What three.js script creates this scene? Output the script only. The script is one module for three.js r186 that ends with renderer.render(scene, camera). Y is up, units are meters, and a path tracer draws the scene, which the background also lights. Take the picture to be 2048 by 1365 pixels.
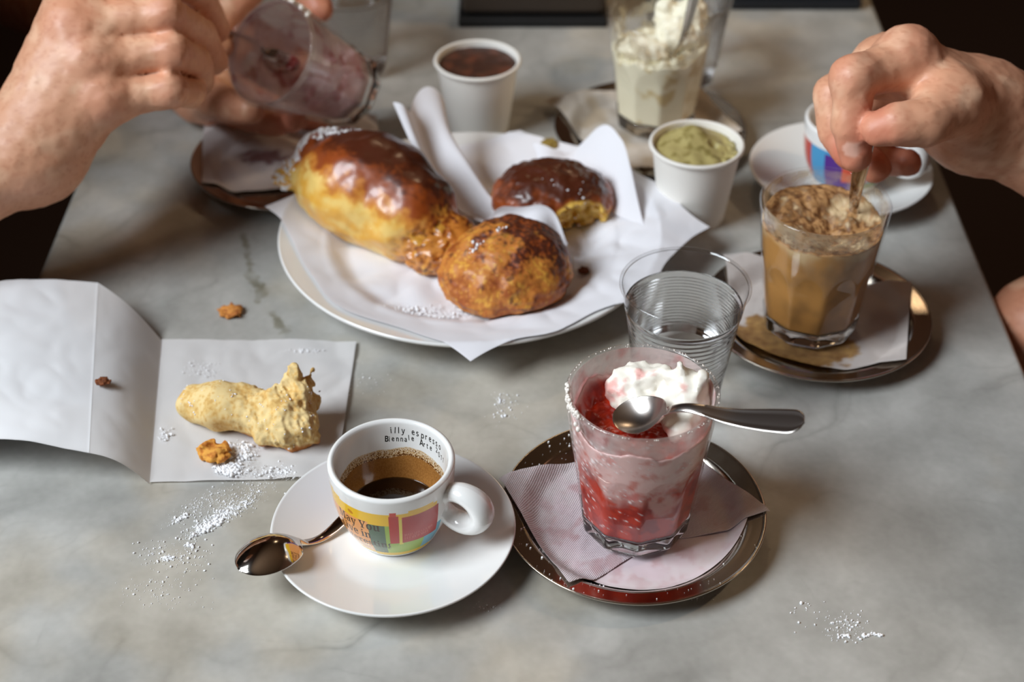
import * as THREE from 'three';
import { RoundedBoxGeometry } from 'three/addons/geometries/RoundedBoxGeometry.js';
import { mergeGeometries } from 'three/addons/utils/BufferGeometryUtils.js';
import { RectAreaLightUniformsLib } from 'three/addons/lights/RectAreaLightUniformsLib.js';
import { createNoise3D } from 'simplex-noise';

// ---------------------------------------------------------------- camera, light, exposure
const T = 0.75;                                   // height of the table top
const scene = new THREE.Scene();
const renderer = new THREE.WebGLRenderer({ antialias: true });
renderer.toneMapping = THREE.LinearToneMapping;
renderer.toneMappingExposure = 0.53;
renderer.shadowMap.enabled = true;
RectAreaLightUniformsLib.init();
const FOCAL = 3150, CAM_H = 0.56, PITCH = 37.5 * Math.PI / 180;
const camera = new THREE.PerspectiveCamera(2 * Math.atan(682.5 / FOCAL) * 180 / Math.PI, 2048 / 1365, 0.02, 30);
camera.position.set(0, T + CAM_H, 0);
camera.rotation.x = -PITCH;
camera.focus = 0.775;
camera.userData.fStop = 6.3;
camera.updateMatrixWorld(true);
scene.background = new THREE.Color(0.02, 0.016, 0.013);

// daylight through the tall window on the left, a little towards the viewer
const WIN = { x: -1.28, y: 2.16, z: -0.14, w: 0.95, h: 1.1 };
const sky = new THREE.RectAreaLight(new THREE.Color(0.86, 0.935, 1.0), 40, WIN.w, WIN.h);
sky.position.set(WIN.x + 0.06, WIN.y, WIN.z);
sky.lookAt(WIN.x + 1, WIN.y, WIN.z);
sky.name = 'window_daylight';
scene.add(sky);

// ---------------------------------------------------------------- helpers
const V = (x, y, z) => new THREE.Vector3(x, y, z);
const lerp = THREE.MathUtils.lerp, clamp = THREE.MathUtils.clamp;
const ss = (a, b, x) => { const t = clamp((x - a) / (b - a), 0, 1); return t * t * (3 - 2 * t); };
function rngOf(s) { return () => { s = (s + 0x6d2b79f5) | 0; let t = Math.imul(s ^ (s >>> 15), 1 | s); t = (t + Math.imul(t ^ (t >>> 7), 61 | t)) ^ t; return ((t ^ (t >>> 14)) >>> 0) / 4294967296; }; }
const n3 = createNoise3D(rngOf(7));
const fbm = (x, y, z, o = 3) => { let s = 0, a = 0.5; for (let i = 0; i < o; i++) { s += a * n3(x, y, z); x *= 2.03; y *= 2.03; z *= 2.03; a *= 0.5; } return s; };
const lin = (c) => (c <= 0.04045 ? c / 12.92 : Math.pow((c + 0.055) / 1.055, 2.4));
const rgb = (r, g, b) => [lin(r / 255), lin(g / 255), lin(b / 255)];
const mixc = (a, b, t) => [lerp(a[0], b[0], t), lerp(a[1], b[1], t), lerp(a[2], b[2], t)];
const ray = (u, v) => { const a = (u - 1024) / FOCAL, b = -(v - 682.5) / FOCAL, s = Math.sin(PITCH), c = Math.cos(PITCH); return V(a, -s + b * c, -c - b * s); };
const P = (u, v, h = 0) => { const d = ray(u, v); return d.multiplyScalar((h - CAM_H) / d.y).add(V(0, T + CAM_H, 0)); };     // where the sight line meets height h above the table
const Q = (u, v, z) => { const d = ray(u, v); return d.multiplyScalar(z / d.z).add(V(0, T + CAM_H, 0)); };                  // where it meets depth z
const used = new Map();
function numbered(n) { const k = used.get(n) ?? 0; used.set(n, k + 1); return k ? n + '_' + String(k).padStart(3, '0') : n; }
const shade = (o) => { o.castShadow = o.receiveShadow = true; return o; };
function thing(name, label, category, pos, group, kind) {
  const o = new THREE.Group(); o.name = numbered(name); o.position.copy(pos); scene.add(o);
  o.userData = { label, category }; if (group) o.userData.group = group; if (kind) o.userData.kind = kind;
  return o;
}
function part(parent, name, geo, mat, label) { const m = shade(new THREE.Mesh(geo, mat)); m.name = name; if (label) m.userData.label = label; parent.add(m); return m; }
function wpart(parent, name, geo, mat, label) {   // geometry given in the world, moved to its parent's axes
  const p = parent.getWorldPosition(V(0, 0, 0)); geo.translate(-p.x, -p.y, -p.z); return part(parent, name, geo, mat, label);
}
function single(name, label, category, geo, mat, pos, group, kind) {
  const m = shade(new THREE.Mesh(geo, mat)); m.name = numbered(name); m.position.copy(pos); scene.add(m);
  m.userData = { label, category }; if (group) m.userData.group = group; if (kind) m.userData.kind = kind; return m;
}
function struct(name, geo, mat) { const m = shade(new THREE.Mesh(geo, mat)); m.name = name; m.userData = { kind: 'structure' }; scene.add(m); return m; }
const box = (w, h, d, x, y, z, r = 0) => (r ? new RoundedBoxGeometry(w, h, d, 3, r) : new THREE.BoxGeometry(w, h, d)).translate(x, y, z);
const strip = (g) => { for (const k of Object.keys(g.attributes)) if (!['position', 'normal'].includes(k)) g.deleteAttribute(k); return g.index ? g.toNonIndexed() : g; };
const join = (...gs) => mergeGeometries(gs.map(strip));
const std = (o) => new THREE.MeshStandardMaterial(o), phy = (o) => new THREE.MeshPhysicalMaterial(o);
const C = (r, g, b) => new THREE.Color(...rgb(r, g, b));

// smooth curve through [r, y] points
function curvePts(pts, n) { const c = new THREE.CatmullRomCurve3(pts.map(([x, y]) => V(x, y, 0)), false, 'centripetal'); return c.getPoints(n).map((p) => new THREE.Vector2(Math.max(0, p.x), p.y)); }
function lathe(pts, seg = 96) { return new THREE.LatheGeometry(pts.map((p) => (p.isVector2 ? p : new THREE.Vector2(p[0], p[1]))), seg); }

// a grid surface f(i, j) -> Vector3; closed round j if asked
function grid(nu, nv, f, color) {
  const pos = [], uv = [], idx = [], col = [];
  for (let i = 0; i <= nu; i++) for (let j = 0; j <= nv; j++) {
    const p = f(i / nu, j / nv); pos.push(p.x, p.y, p.z); uv.push(i / nu, j / nv);
    if (color) col.push(...color(p, i / nu, j / nv));
  }
  for (let i = 0; i < nu; i++) for (let j = 0; j < nv; j++) { const a = i * (nv + 1) + j, b = a + nv + 1; idx.push(a, b, a + 1, b, b + 1, a + 1); }
  const g = new THREE.BufferGeometry();
  g.setAttribute('position', new THREE.Float32BufferAttribute(pos, 3)); g.setAttribute('uv', new THREE.Float32BufferAttribute(uv, 2));
  if (color) g.setAttribute('color', new THREE.Float32BufferAttribute(col, col.length / pos.length * 3));
  g.setIndex(idx); g.computeVertexNormals(); return g;
}
// a sheet of paper with thickness: both faces and the four edges; f(u, v) is the upper face
function sheet(nu, nv, f, th = 0.00025, color) {
  const top = grid(nu, nv, f), n = top.attributes.normal, p = top.attributes.position, N = p.count;
  let up = 0; for (let i = 0; i < N; i++) up += n.getY(i);
  const s = up >= 0 ? -1 : 1;
  const pos = [], uv = [], idx = [], col = [];
  for (let k = 0; k < 2; k++) for (let i = 0; i < N; i++) {
    pos.push(p.getX(i) + k * s * th * n.getX(i), p.getY(i) + k * s * th * n.getY(i), p.getZ(i) + k * s * th * n.getZ(i));
    uv.push(top.attributes.uv.getX(i), top.attributes.uv.getY(i));
    if (color) col.push(...color(V(p.getX(i), p.getY(i), p.getZ(i)), top.attributes.uv.getX(i), top.attributes.uv.getY(i)));
  }
  const a = top.index.array, flip = s > 0;
  for (let i = 0; i < a.length; i += 3) { if (flip) idx.push(a[i], a[i + 2], a[i + 1]); else idx.push(a[i], a[i + 1], a[i + 2]); }
  for (let i = 0; i < a.length; i += 3) { if (flip) idx.push(a[i] + N, a[i + 1] + N, a[i + 2] + N); else idx.push(a[i] + N, a[i + 2] + N, a[i + 1] + N); }
  const ring = []; for (let i = 0; i <= nu; i++) ring.push(i * (nv + 1)); for (let j = 1; j <= nv; j++) ring.push(nu * (nv + 1) + j);
  for (let i = nu - 1; i >= 0; i--) ring.push(i * (nv + 1) + nv); for (let j = nv - 1; j > 0; j--) ring.push(j);
  for (let k = 0; k < ring.length; k++) { const x = ring[k], y = ring[(k + 1) % ring.length]; idx.push(x, y, x + N, y, y + N, x + N); }
  const g = new THREE.BufferGeometry();
  g.setAttribute('position', new THREE.Float32BufferAttribute(pos, 3)); g.setAttribute('uv', new THREE.Float32BufferAttribute(uv, 2));
  if (color) g.setAttribute('color', new THREE.Float32BufferAttribute(col, col.length / pos.length * 3));
  g.setIndex(idx); g.computeVertexNormals(); return g;
}
const quadPt = (c, u, v) => V(0, 0, 0).addScaledVector(c[0], (1 - u) * (1 - v)).addScaledVector(c[1], u * (1 - v)).addScaledVector(c[2], u * v).addScaledVector(c[3], (1 - u) * v);

// distance fields
const smin = (a, b, k) => { const h = Math.max(k - Math.abs(a - b), 0) / k; return Math.min(a, b) - h * h * k * 0.25; };
function cap(p, a, b, ra, rb) {   // tapered capsule
  const bx = b.x - a.x, by = b.y - a.y, bz = b.z - a.z, x = p.x - a.x, y = p.y - a.y, z = p.z - a.z;
  const h = clamp((x * bx + y * by + z * bz) / (bx * bx + by * by + bz * bz), 0, 1);
  return Math.hypot(x - bx * h, y - by * h, z - bz * h) - lerp(ra, rb, h);
}
function ell(p, c, rx, ry, rz) { const x = p.x - c.x, y = p.y - c.y, z = p.z - c.z; const k0 = Math.hypot(x / rx, y / ry, z / rz), k1 = Math.hypot(x / rx / rx, y / ry / ry, z / rz / rz); return k1 < 1e-9 ? -Math.min(rx, ry, rz) : k0 * (k0 - 1) / k1; }
const sph = (p, c, r) => Math.hypot(p.x - c.x, p.y - c.y, p.z - c.z) - r;
// surface nets: the zero set of f in a box, as a smooth mesh
function nets(f, lo, hi, c, color) {
  const nx = Math.ceil((hi.x - lo.x) / c) + 1, ny = Math.ceil((hi.y - lo.y) / c) + 1, nz = Math.ceil((hi.z - lo.z) / c) + 1;
  const val = new Float32Array(nx * ny * nz), p = V(0, 0, 0), at = (i, j, k) => (i * ny + j) * nz + k;
  const S = 6, reach = S * c * 0.87 * 1.35 + 0.006;   // whole blocks far from the surface take one value
  for (let bi = 0; bi < nx; bi += S) for (let bj = 0; bj < ny; bj += S) for (let bk = 0; bk < nz; bk += S) {
    p.set(lo.x + (bi + S / 2) * c, lo.y + (bj + S / 2) * c, lo.z + (bk + S / 2) * c); const mid = f(p), far = Math.abs(mid) > reach;
    for (let i = bi; i < Math.min(nx, bi + S); i++) for (let j = bj; j < Math.min(ny, bj + S); j++) for (let k = bk; k < Math.min(nz, bk + S); k++) { if (far) { val[at(i, j, k)] = mid; continue; } p.set(lo.x + i * c, lo.y + j * c, lo.z + k * c); val[at(i, j, k)] = f(p); }
  }
  const id = new Int32Array(nx * ny * nz).fill(-1), pos = [], idx = [];
  const E = [[0, 1], [0, 2], [0, 4], [1, 3], [1, 5], [2, 3], [2, 6], [3, 7], [4, 5], [4, 6], [5, 7], [6, 7]], cv = new Float32Array(8);
  for (let i = 0; i < nx - 1; i++) for (let j = 0; j < ny - 1; j++) for (let k = 0; k < nz - 1; k++) {
    let m = 0; for (let q = 0; q < 8; q++) { cv[q] = val[at(i + (q & 1), j + ((q >> 1) & 1), k + (q >> 2))]; if (cv[q] < 0) m |= 1 << q; }
    if (m === 0 || m === 255) continue;
    let x = 0, y = 0, z = 0, n = 0;
    for (const [a, b] of E) { if ((cv[a] < 0) === (cv[b] < 0)) continue; const t = cv[a] / (cv[a] - cv[b]); x += (a & 1) + t * ((b & 1) - (a & 1)); y += ((a >> 1) & 1) + t * (((b >> 1) & 1) - ((a >> 1) & 1)); z += (a >> 2) + t * ((b >> 2) - (a >> 2)); n++; }
    id[at(i, j, k)] = pos.length / 3; pos.push(lo.x + (i + x / n) * c, lo.y + (j + y / n) * c, lo.z + (k + z / n) * c);
  }
  const quad = (a, b, d, e, s) => { if (a < 0 || b < 0 || d < 0 || e < 0) return; if (s) idx.push(a, b, d, a, d, e); else idx.push(a, d, b, a, e, d); };
  for (let i = 1; i < nx - 1; i++) for (let j = 1; j < ny - 1; j++) for (let k = 1; k < nz - 1; k++) {
    const s = val[at(i, j, k)] < 0;
    if (s !== val[at(i + 1, j, k)] < 0) quad(id[at(i, j - 1, k - 1)], id[at(i, j, k - 1)], id[at(i, j, k)], id[at(i, j - 1, k)], s);
    if (s !== val[at(i, j + 1, k)] < 0) quad(id[at(i - 1, j, k - 1)], id[at(i - 1, j, k)], id[at(i, j, k)], id[at(i, j, k - 1)], s);
    if (s !== val[at(i, j, k + 1)] < 0) quad(id[at(i - 1, j - 1, k)], id[at(i, j - 1, k)], id[at(i, j, k)], id[at(i - 1, j, k)], s);
  }
  const g = new THREE.BufferGeometry();
  g.setAttribute('position', new THREE.Float32BufferAttribute(pos, 3)); g.setIndex(idx); g.computeVertexNormals();
  if (color) { const n = g.attributes.normal, col = []; for (let q = 0; q < pos.length / 3; q++) col.push(...color(p.set(pos[q * 3], pos[q * 3 + 1], pos[q * 3 + 2]), n.getX(q), n.getY(q), n.getZ(q))); g.setAttribute('color', new THREE.Float32BufferAttribute(col, 3)); }
  return g;
}
function canvasTex(w, h, draw, srgb = true) { const c = document.createElement('canvas'); c.width = w; c.height = h; draw(c.getContext('2d'), w, h); const t = new THREE.CanvasTexture(c); if (srgb) t.colorSpace = THREE.SRGBColorSpace; t.wrapS = t.wrapT = THREE.RepeatWrapping; return t; }
function dataTex(w, h, f, srgb = true) {
  const d = new Uint8Array(w * h * 4);
  for (let y = 0; y < h; y++) for (let x = 0; x < w; x++) { const c = f(x / w, y / h), o = (y * w + x) * 4; d[o] = clamp(c[0], 0, 255); d[o + 1] = clamp(c[1], 0, 255); d[o + 2] = clamp(c[2], 0, 255); d[o + 3] = 255; }
  const t = new THREE.DataTexture(d, w, h); t.magFilter = THREE.LinearFilter; t.minFilter = THREE.LinearFilter; if (srgb) t.colorSpace = THREE.SRGBColorSpace; t.wrapS = t.wrapT = THREE.RepeatWrapping; t.needsUpdate = true; return t;
}

// ---------------------------------------------------------------- materials
const M = {
  porcelain: phy({ color: C(238, 237, 234), roughness: 0.12, clearcoat: 0.4, clearcoatRoughness: 0.05 }),
  steel: std({ color: C(205, 198, 190), metalness: 1, roughness: 0.1 }),
  traySteel: std({ color: C(190, 180, 168), metalness: 1, roughness: 0.16 }),
  paperCup: std({ color: C(236, 232, 224), roughness: 0.62 }),
  pane: phy({ color: 0xffffff, roughness: 0.02, transmission: 1, thickness: 0, ior: 1.5 }),
  plastic: phy({ color: 0xf6f6f6, roughness: 0.04, transmission: 1, thickness: 0, ior: 1.5 }),
  solidGlass: phy({ color: 0xf2f4f2, roughness: 0.02, transmission: 1, thickness: 0.02, ior: 1.5 }),
  water: phy({ color: 0xffffff, roughness: 0, transmission: 1, thickness: 0.05, ior: 1.33 }),
  bagPaper: phy({ color: C(246, 244, 243), roughness: 0.8, transmission: 0.5, thickness: 0, ior: 1.3 }),
  bakeryPaper: phy({ color: C(247, 246, 250), roughness: 0.75, transmission: 0.16, thickness: 0, ior: 1.3 }),
  whitePaper: phy({ color: C(250, 250, 251), roughness: 0.7, transmission: 0.14, thickness: 0, ior: 1.3 }),
  sugar: std({ color: C(248, 248, 250), roughness: 0.8 }),
  vc: (o) => phy({ vertexColors: true, ...o }),
};

// ---------------------------------------------------------------- the room
const wallMat = std({ color: C(80, 53, 35), roughness: 0.85 }), floorMat = std({ color: C(42, 28, 20), roughness: 0.5 }), ceilMat = std({ color: C(100, 78, 58), roughness: 0.9 }), frameMat = std({ color: C(70, 50, 36), roughness: 0.5 });
const RX0 = -1.28, RX1 = 2.4, RZ0 = -3.4, RZ1 = 2.2, RH = 3.5;
struct('floor', box(RX1 - RX0 + 0.4, 0.2, RZ1 - RZ0 + 0.4, (RX0 + RX1) / 2, -0.1, (RZ0 + RZ1) / 2), floorMat);
struct('ceiling', box(RX1 - RX0 + 0.4, 0.2, RZ1 - RZ0 + 0.4, (RX0 + RX1) / 2, RH + 0.1, (RZ0 + RZ1) / 2), ceilMat);
struct('wall_right', box(0.2, RH, RZ1 - RZ0 + 0.4, RX1 + 0.1, RH / 2, (RZ0 + RZ1) / 2), wallMat);
struct('wall_back', box(RX1 - RX0, RH, 0.2, (RX0 + RX1) / 2, RH / 2, RZ0 - 0.1), wallMat);
struct('wall_front', box(RX1 - RX0, RH, 0.2, (RX0 + RX1) / 2, RH / 2, RZ1 + 0.1), wallMat);
{
  const z0 = WIN.z - WIN.w / 2, z1 = WIN.z + WIN.w / 2, y0 = WIN.y - WIN.h / 2, y1 = WIN.y + WIN.h / 2;
  struct('wall_left', join(box(0.2, RH, z0 - RZ0 + 0.2, RX0 - 0.1, RH / 2, (z0 + RZ0 - 0.2) / 2), box(0.2, RH, RZ1 + 0.2 - z1, RX0 - 0.1, RH / 2, (z1 + RZ1 + 0.2) / 2), box(0.2, y0, WIN.w, RX0 - 0.1, y0 / 2, WIN.z), box(0.2, RH - y1, WIN.w, RX0 - 0.1, (RH + y1) / 2, WIN.z)), wallMat);
  const w = thing('window_1', 'tall window letting daylight in beside the table', 'window', V(RX0, y0, WIN.z), null, 'structure');
  part(w, 'window_frame', join(box(0.06, 0.05, WIN.w, -0.05, 0.025, 0), box(0.06, 0.05, WIN.w, -0.05, WIN.h - 0.025, 0), box(0.06, WIN.h, 0.05, -0.05, WIN.h / 2, WIN.w / 2 - 0.025), box(0.06, WIN.h, 0.05, -0.05, WIN.h / 2, -WIN.w / 2 + 0.025), box(0.05, WIN.h, 0.04, -0.05, WIN.h / 2, 0)), frameMat);
  part(w, 'window_pane', box(0.01, WIN.h - 0.06, WIN.w - 0.06, -0.09, WIN.h / 2, 0), std({ color: 0x222222, emissive: new THREE.Color(0.9, 0.95, 1), emissiveIntensity: 1.0, roughness: 0.3 }));
}
function pendant(x, y, z, power, label) {
  const t = thing('pendant_lamp', label, 'lamp', V(x, y, z));
  part(t, 'cord', new THREE.CylinderGeometry(0.004, 0.004, RH - y - 0.05, 8).translate(0, (RH - y) / 2 + 0.05, 0), frameMat);
  part(t, 'socket', new THREE.CylinderGeometry(0.02, 0.025, 0.06, 20).translate(0, 0.08, 0), frameMat);
  part(t, 'bulb', new THREE.SphereGeometry(0.06, 24, 16), std({ color: 0xffe2b8, emissive: new THREE.Color(1, 0.66, 0.36), emissiveIntensity: 8 }));
  const l = new THREE.PointLight(new THREE.Color(1, 0.72, 0.45), power); l.castShadow = true; l.shadow.radius = 3; l.position.set(x, y, z); l.name = 'pendant_light'; scene.add(l);
}
pendant(0.12, 2.2, -2.35, 0.9, 'small warm pendant lamp hanging beyond the far end of the table');
pendant(1.3, 2.0, -1.0, 3.6, 'small warm pendant lamp hanging behind the person stirring coffee');

// ---------------------------------------------------------------- the table
const TX = 0.293, TZ0 = -1.42, TZ1 = -0.3;
const marks = [[P(500, 545), P(522, 585), 0.005], [P(522, 585), P(514, 600), 0.004], [P(545, 630), P(572, 662), 0.0045], [P(486, 470), P(500, 545), 0.003]];   // the olive grey vein left of the plate
const marble = dataTex(800, 1500, (u, v) => {
  const x = (u - 0.5) * 0.6, z = TZ0 + v * (TZ1 - TZ0);
  const cl = fbm(x * 7, z * 7, 1, 4), cl2 = fbm(x * 18 + 3, z * 18, 5, 4), wx = x + 0.05 * fbm(x * 8, z * 8, 9, 3), wz = z + 0.05 * fbm(x * 8, z * 8, 14, 3);
  const d = wx * 0.62 + wz * 0.78, ve = Math.pow(1 - Math.abs(n3(d * 9, (wx - wz) * 2.2, 3)), 9), v2 = Math.pow(1 - Math.abs(n3(d * 22 + 7, (wx - wz) * 7, 8)), 14) * ss(-0.1, 0.4, cl2);
  const f = fbm(x * 160, z * 160, 2, 2);
  const warm = ss(0.05, 0.6, fbm(x * 9 + 20, z * 9, 30, 3) + 0.5 * n3(x * 3, z * 3, 70));
  let b = 175 + 30 * cl + 20 * cl2 + 6 * f - 26 * ve * (0.5 + cl2) - 9 * v2;
  const sp = ss(0.62, 0.8, n3(x * 45, z * 45, 40)) * 0;
  const cr = Math.pow(1 - Math.abs(n3(d * 5 + 11, (wx - wz) * 1.6, 17)), 40) * ss(-0.2, 0.3, cl); b -= 4 * cr;
  let mk = 0; for (const [a, e, w] of marks) { const dx = e.x - a.x, dz = e.z - a.z, t = clamp(((x - a.x) * dx + (z - a.z) * dz) / (dx * dx + dz * dz), 0, 1), q = Math.hypot(x - a.x - dx * t, z - a.z - dz * t); mk = Math.max(mk, ss(w, w * 0.25, q + w * 0.9 * fbm(x * 110, z * 110, 4, 3)) * (0.55 + 0.6 * fbm(x * 60, z * 60, 12, 2))); }
  return [b + 2 + 3 * warm - 52 * mk, b - 2 * warm + 0.5 - 55 * mk, b - 5 - 9 * warm - 66 * mk];
});
const marbleBump = dataTex(512, 512, (u, v) => { const a = 128 + 60 * fbm(u * 40, v * 40, 3, 3); return [a, a, a]; }, false);
{
  const t = thing('cafe_table', 'grey veined marble cafe table with an iron pedestal', 'table', V(0, 0, (TZ0 + TZ1) / 2));
  const L = TZ1 - TZ0, g = new RoundedBoxGeometry(TX * 2, 0.022, L, 4, 0.004).translate(0, T - 0.011, 0);
  const p = g.attributes.position, uv = g.attributes.uv; for (let i = 0; i < p.count; i++) uv.setXY(i, p.getX(i) / 0.6 + 0.5, p.getZ(i) / L + 0.5);
  const rough = dataTex(512, 512, (u, v) => { const a = 116 + 40 * fbm(u * 9, v * 14, 21, 4); return [a, a, a]; }, false);
  part(t, 'marble_top', g, phy({ map: marble, roughness: 1, roughnessMap: rough, bumpMap: marbleBump, bumpScale: 0.00008, specularIntensity: 0.9 }));
  const iron = std({ color: C(34, 31, 30), roughness: 0.5, metalness: 0.6 });
  part(t, 'under_frame', box(0.4, 0.03, 0.7, 0, T - 0.037, 0, 0.006), iron);
  for (const s of [-1, 1]) {
    part(t, 'column', lathe([[0, 0], [0.03, 0], [0.035, 0.03], [0.025, 0.08], [0.022, 0.3], [0.03, 0.34], [0.022, 0.38], [0.024, 0.62], [0.05, T - 0.052], [0, T - 0.052]], 32).translate(0, 0.02, s * 0.26), iron);
    part(t, 'foot', box(0.44, 0.03, 0.06, 0, 0.016, s * 0.26, 0.012), iron);
  }
}

// ---------------------------------------------------------------- crockery
const saucerTop = (r) => (r < 0.031 ? 0.0052 : 0.0052 + 0.0118 * Math.pow((r - 0.031) / 0.029, 1.2));
const saucerGeo = (() => {
  const o = []; for (let i = 0; i <= 10; i++) { const r = 0.03 + 0.0285 * i / 10; o.push([r, 0.0022 + 0.0118 * Math.pow((r - 0.03) / 0.029, 1.25)]); }
  const n = []; for (let i = 0; i <= 24; i++) { const r = 0.0588 * (1 - i / 24); n.push([r, saucerTop(r)]); }
  return lathe([[0, 0.001], [0.026, 0.001], [0.027, 0], [0.029, 0], [0.03, 0.002], ...o.slice(1), [0.0597, 0.0152], [0.0603, 0.0162], [0.0598, 0.017], ...n], 128);
})();
function saucer(pos, label) { return single('espresso_saucer', label, 'saucer', saucerGeo, M.porcelain, pos); }

// the espresso cup: one print round the outside, the lettering and coffee stains inside
const cupProf = curvePts([[0, 0.0015], [0.0165, 0.0015], [0.018, 0], [0.0205, 0], [0.0218, 0.0016], [0.0243, 0.0075], [0.0282, 0.018], [0.0304, 0.03], [0.0313, 0.042], [0.0319, 0.052], [0.0317, 0.0545], [0.0302, 0.0556], [0.0288, 0.0546], [0.0282, 0.052], [0.0276, 0.042], [0.0266, 0.03], [0.0240, 0.018], [0.019, 0.0095], [0.012, 0.0068], [0, 0.006]], 140);
function cupBody(tex) {
  const g = lathe(cupProf, 128), L = [0]; for (let i = 1; i < cupProf.length; i++) L.push(L[i - 1] + cupProf[i].distanceTo(cupProf[i - 1]));
  const uv = g.attributes.uv, n = cupProf.length; for (let i = 0; i < uv.count; i++) uv.setY(i, L[i % n] / L[n - 1]);
  const vAt = (y, inside) => { let best = 0, bd = 9; const top = cupProf.reduce((a, p, i) => (p.y > cupProf[a].y ? i : a), 0); cupProf.forEach((p, i) => { if ((i > top) === inside && Math.abs(p.y - y) < bd && p.x > 0.015) { bd = Math.abs(p.y - y); best = i; } }); return L[best] / L[n - 1]; };
  return { g, vAt };
}
const cupInfo = cupBody();
function cupTexture(draw) {
  return canvasTex(2048, 1024, (c, W, H) => {
    c.fillStyle = '#f1f0ed'; c.fillRect(0, 0, W, H);
    const X = (deg) => ((deg + 364) % 360) / 360 * W, Yo = (y) => H * (1 - cupInfo.vAt(y * 1.13, false)), Yi = (y) => H * (1 - cupInfo.vAt(y, true));
    const rect = (col, d0, d1, y0, y1) => { c.fillStyle = col; const w = (d1 - d0) / 360 * W; for (const s of [X(d0), X(d0) - W]) c.fillRect(s, Yo(y1), w, Yo(y0) - Yo(y1)); };
    const text = (str, font, col, deg, y, inside = false, sy = 1) => { c.save(); c.translate(X(deg), inside ? Yi(y) : Yo(y)); if (inside) c.rotate(Math.PI); c.scale(1, sy); c.font = font; c.fillStyle = col; c.textAlign = 'left'; c.textBaseline = 'alphabetic'; c.fillText(str, 0, 0); c.restore(); };
    draw({ c, W, H, X, Yo, Yi, rect, text });
  });
}
const r0 = rngOf(3);
const coffeeStain = ({ c, W, H, Yi }) => {   // crema dried on the wall: a mottled band with a ragged upper edge
  const im = c.getImageData(0, 0, W, H), y0 = Math.floor(Yi(0.046)), y1 = H;
  for (let y = Math.max(0, Math.floor(Yi(0.05))) * 0; y < H; y++) {
    for (let x = 0; x < W; x++) {
      const v = 1 - y / H, a = x / W * Math.PI * 2, cx = Math.cos(a), cy = Math.sin(a);
      const vv = (v - cupInfo.vAt(0.034, true)) * 34;      // grows downwards on the inner wall
      if (v < cupInfo.vAt(0.0545, true)) continue;
      const edge = vv + 0.6 * fbm(cx * 1.2, cy * 1.2, 3, 2) - 0.28 * cx + 0.2, m = fbm(cx * 26, cy * 26, v * 90, 3), o = (y * W + x) * 4;
      let t = 0, col = [176, 122, 62];
      if (edge > 1.5) { t = 0.96; col = [150 + 24 * m, 98 + 20 * m, 44 + 14 * m]; }
      else if (edge > 0) { const k = ss(0.0, 0.25, edge) * (0.45 + 0.55 * ss(-0.15, 0.3, m + 0.25 * edge)); t = k; col = m > 0.25 && edge > 0.35 ? [96, 52, 22] : [196, 158, 108]; if (edge > 1.2 && m > 0.0) { col = [92, 48, 18]; t = 0.95; } }
      for (let q = 0; q < 3; q++) im.data[o + q] = lerp(im.data[o + q], col[q], t);
    }
  }
  c.putImageData(im, 0, 0);
};
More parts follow.
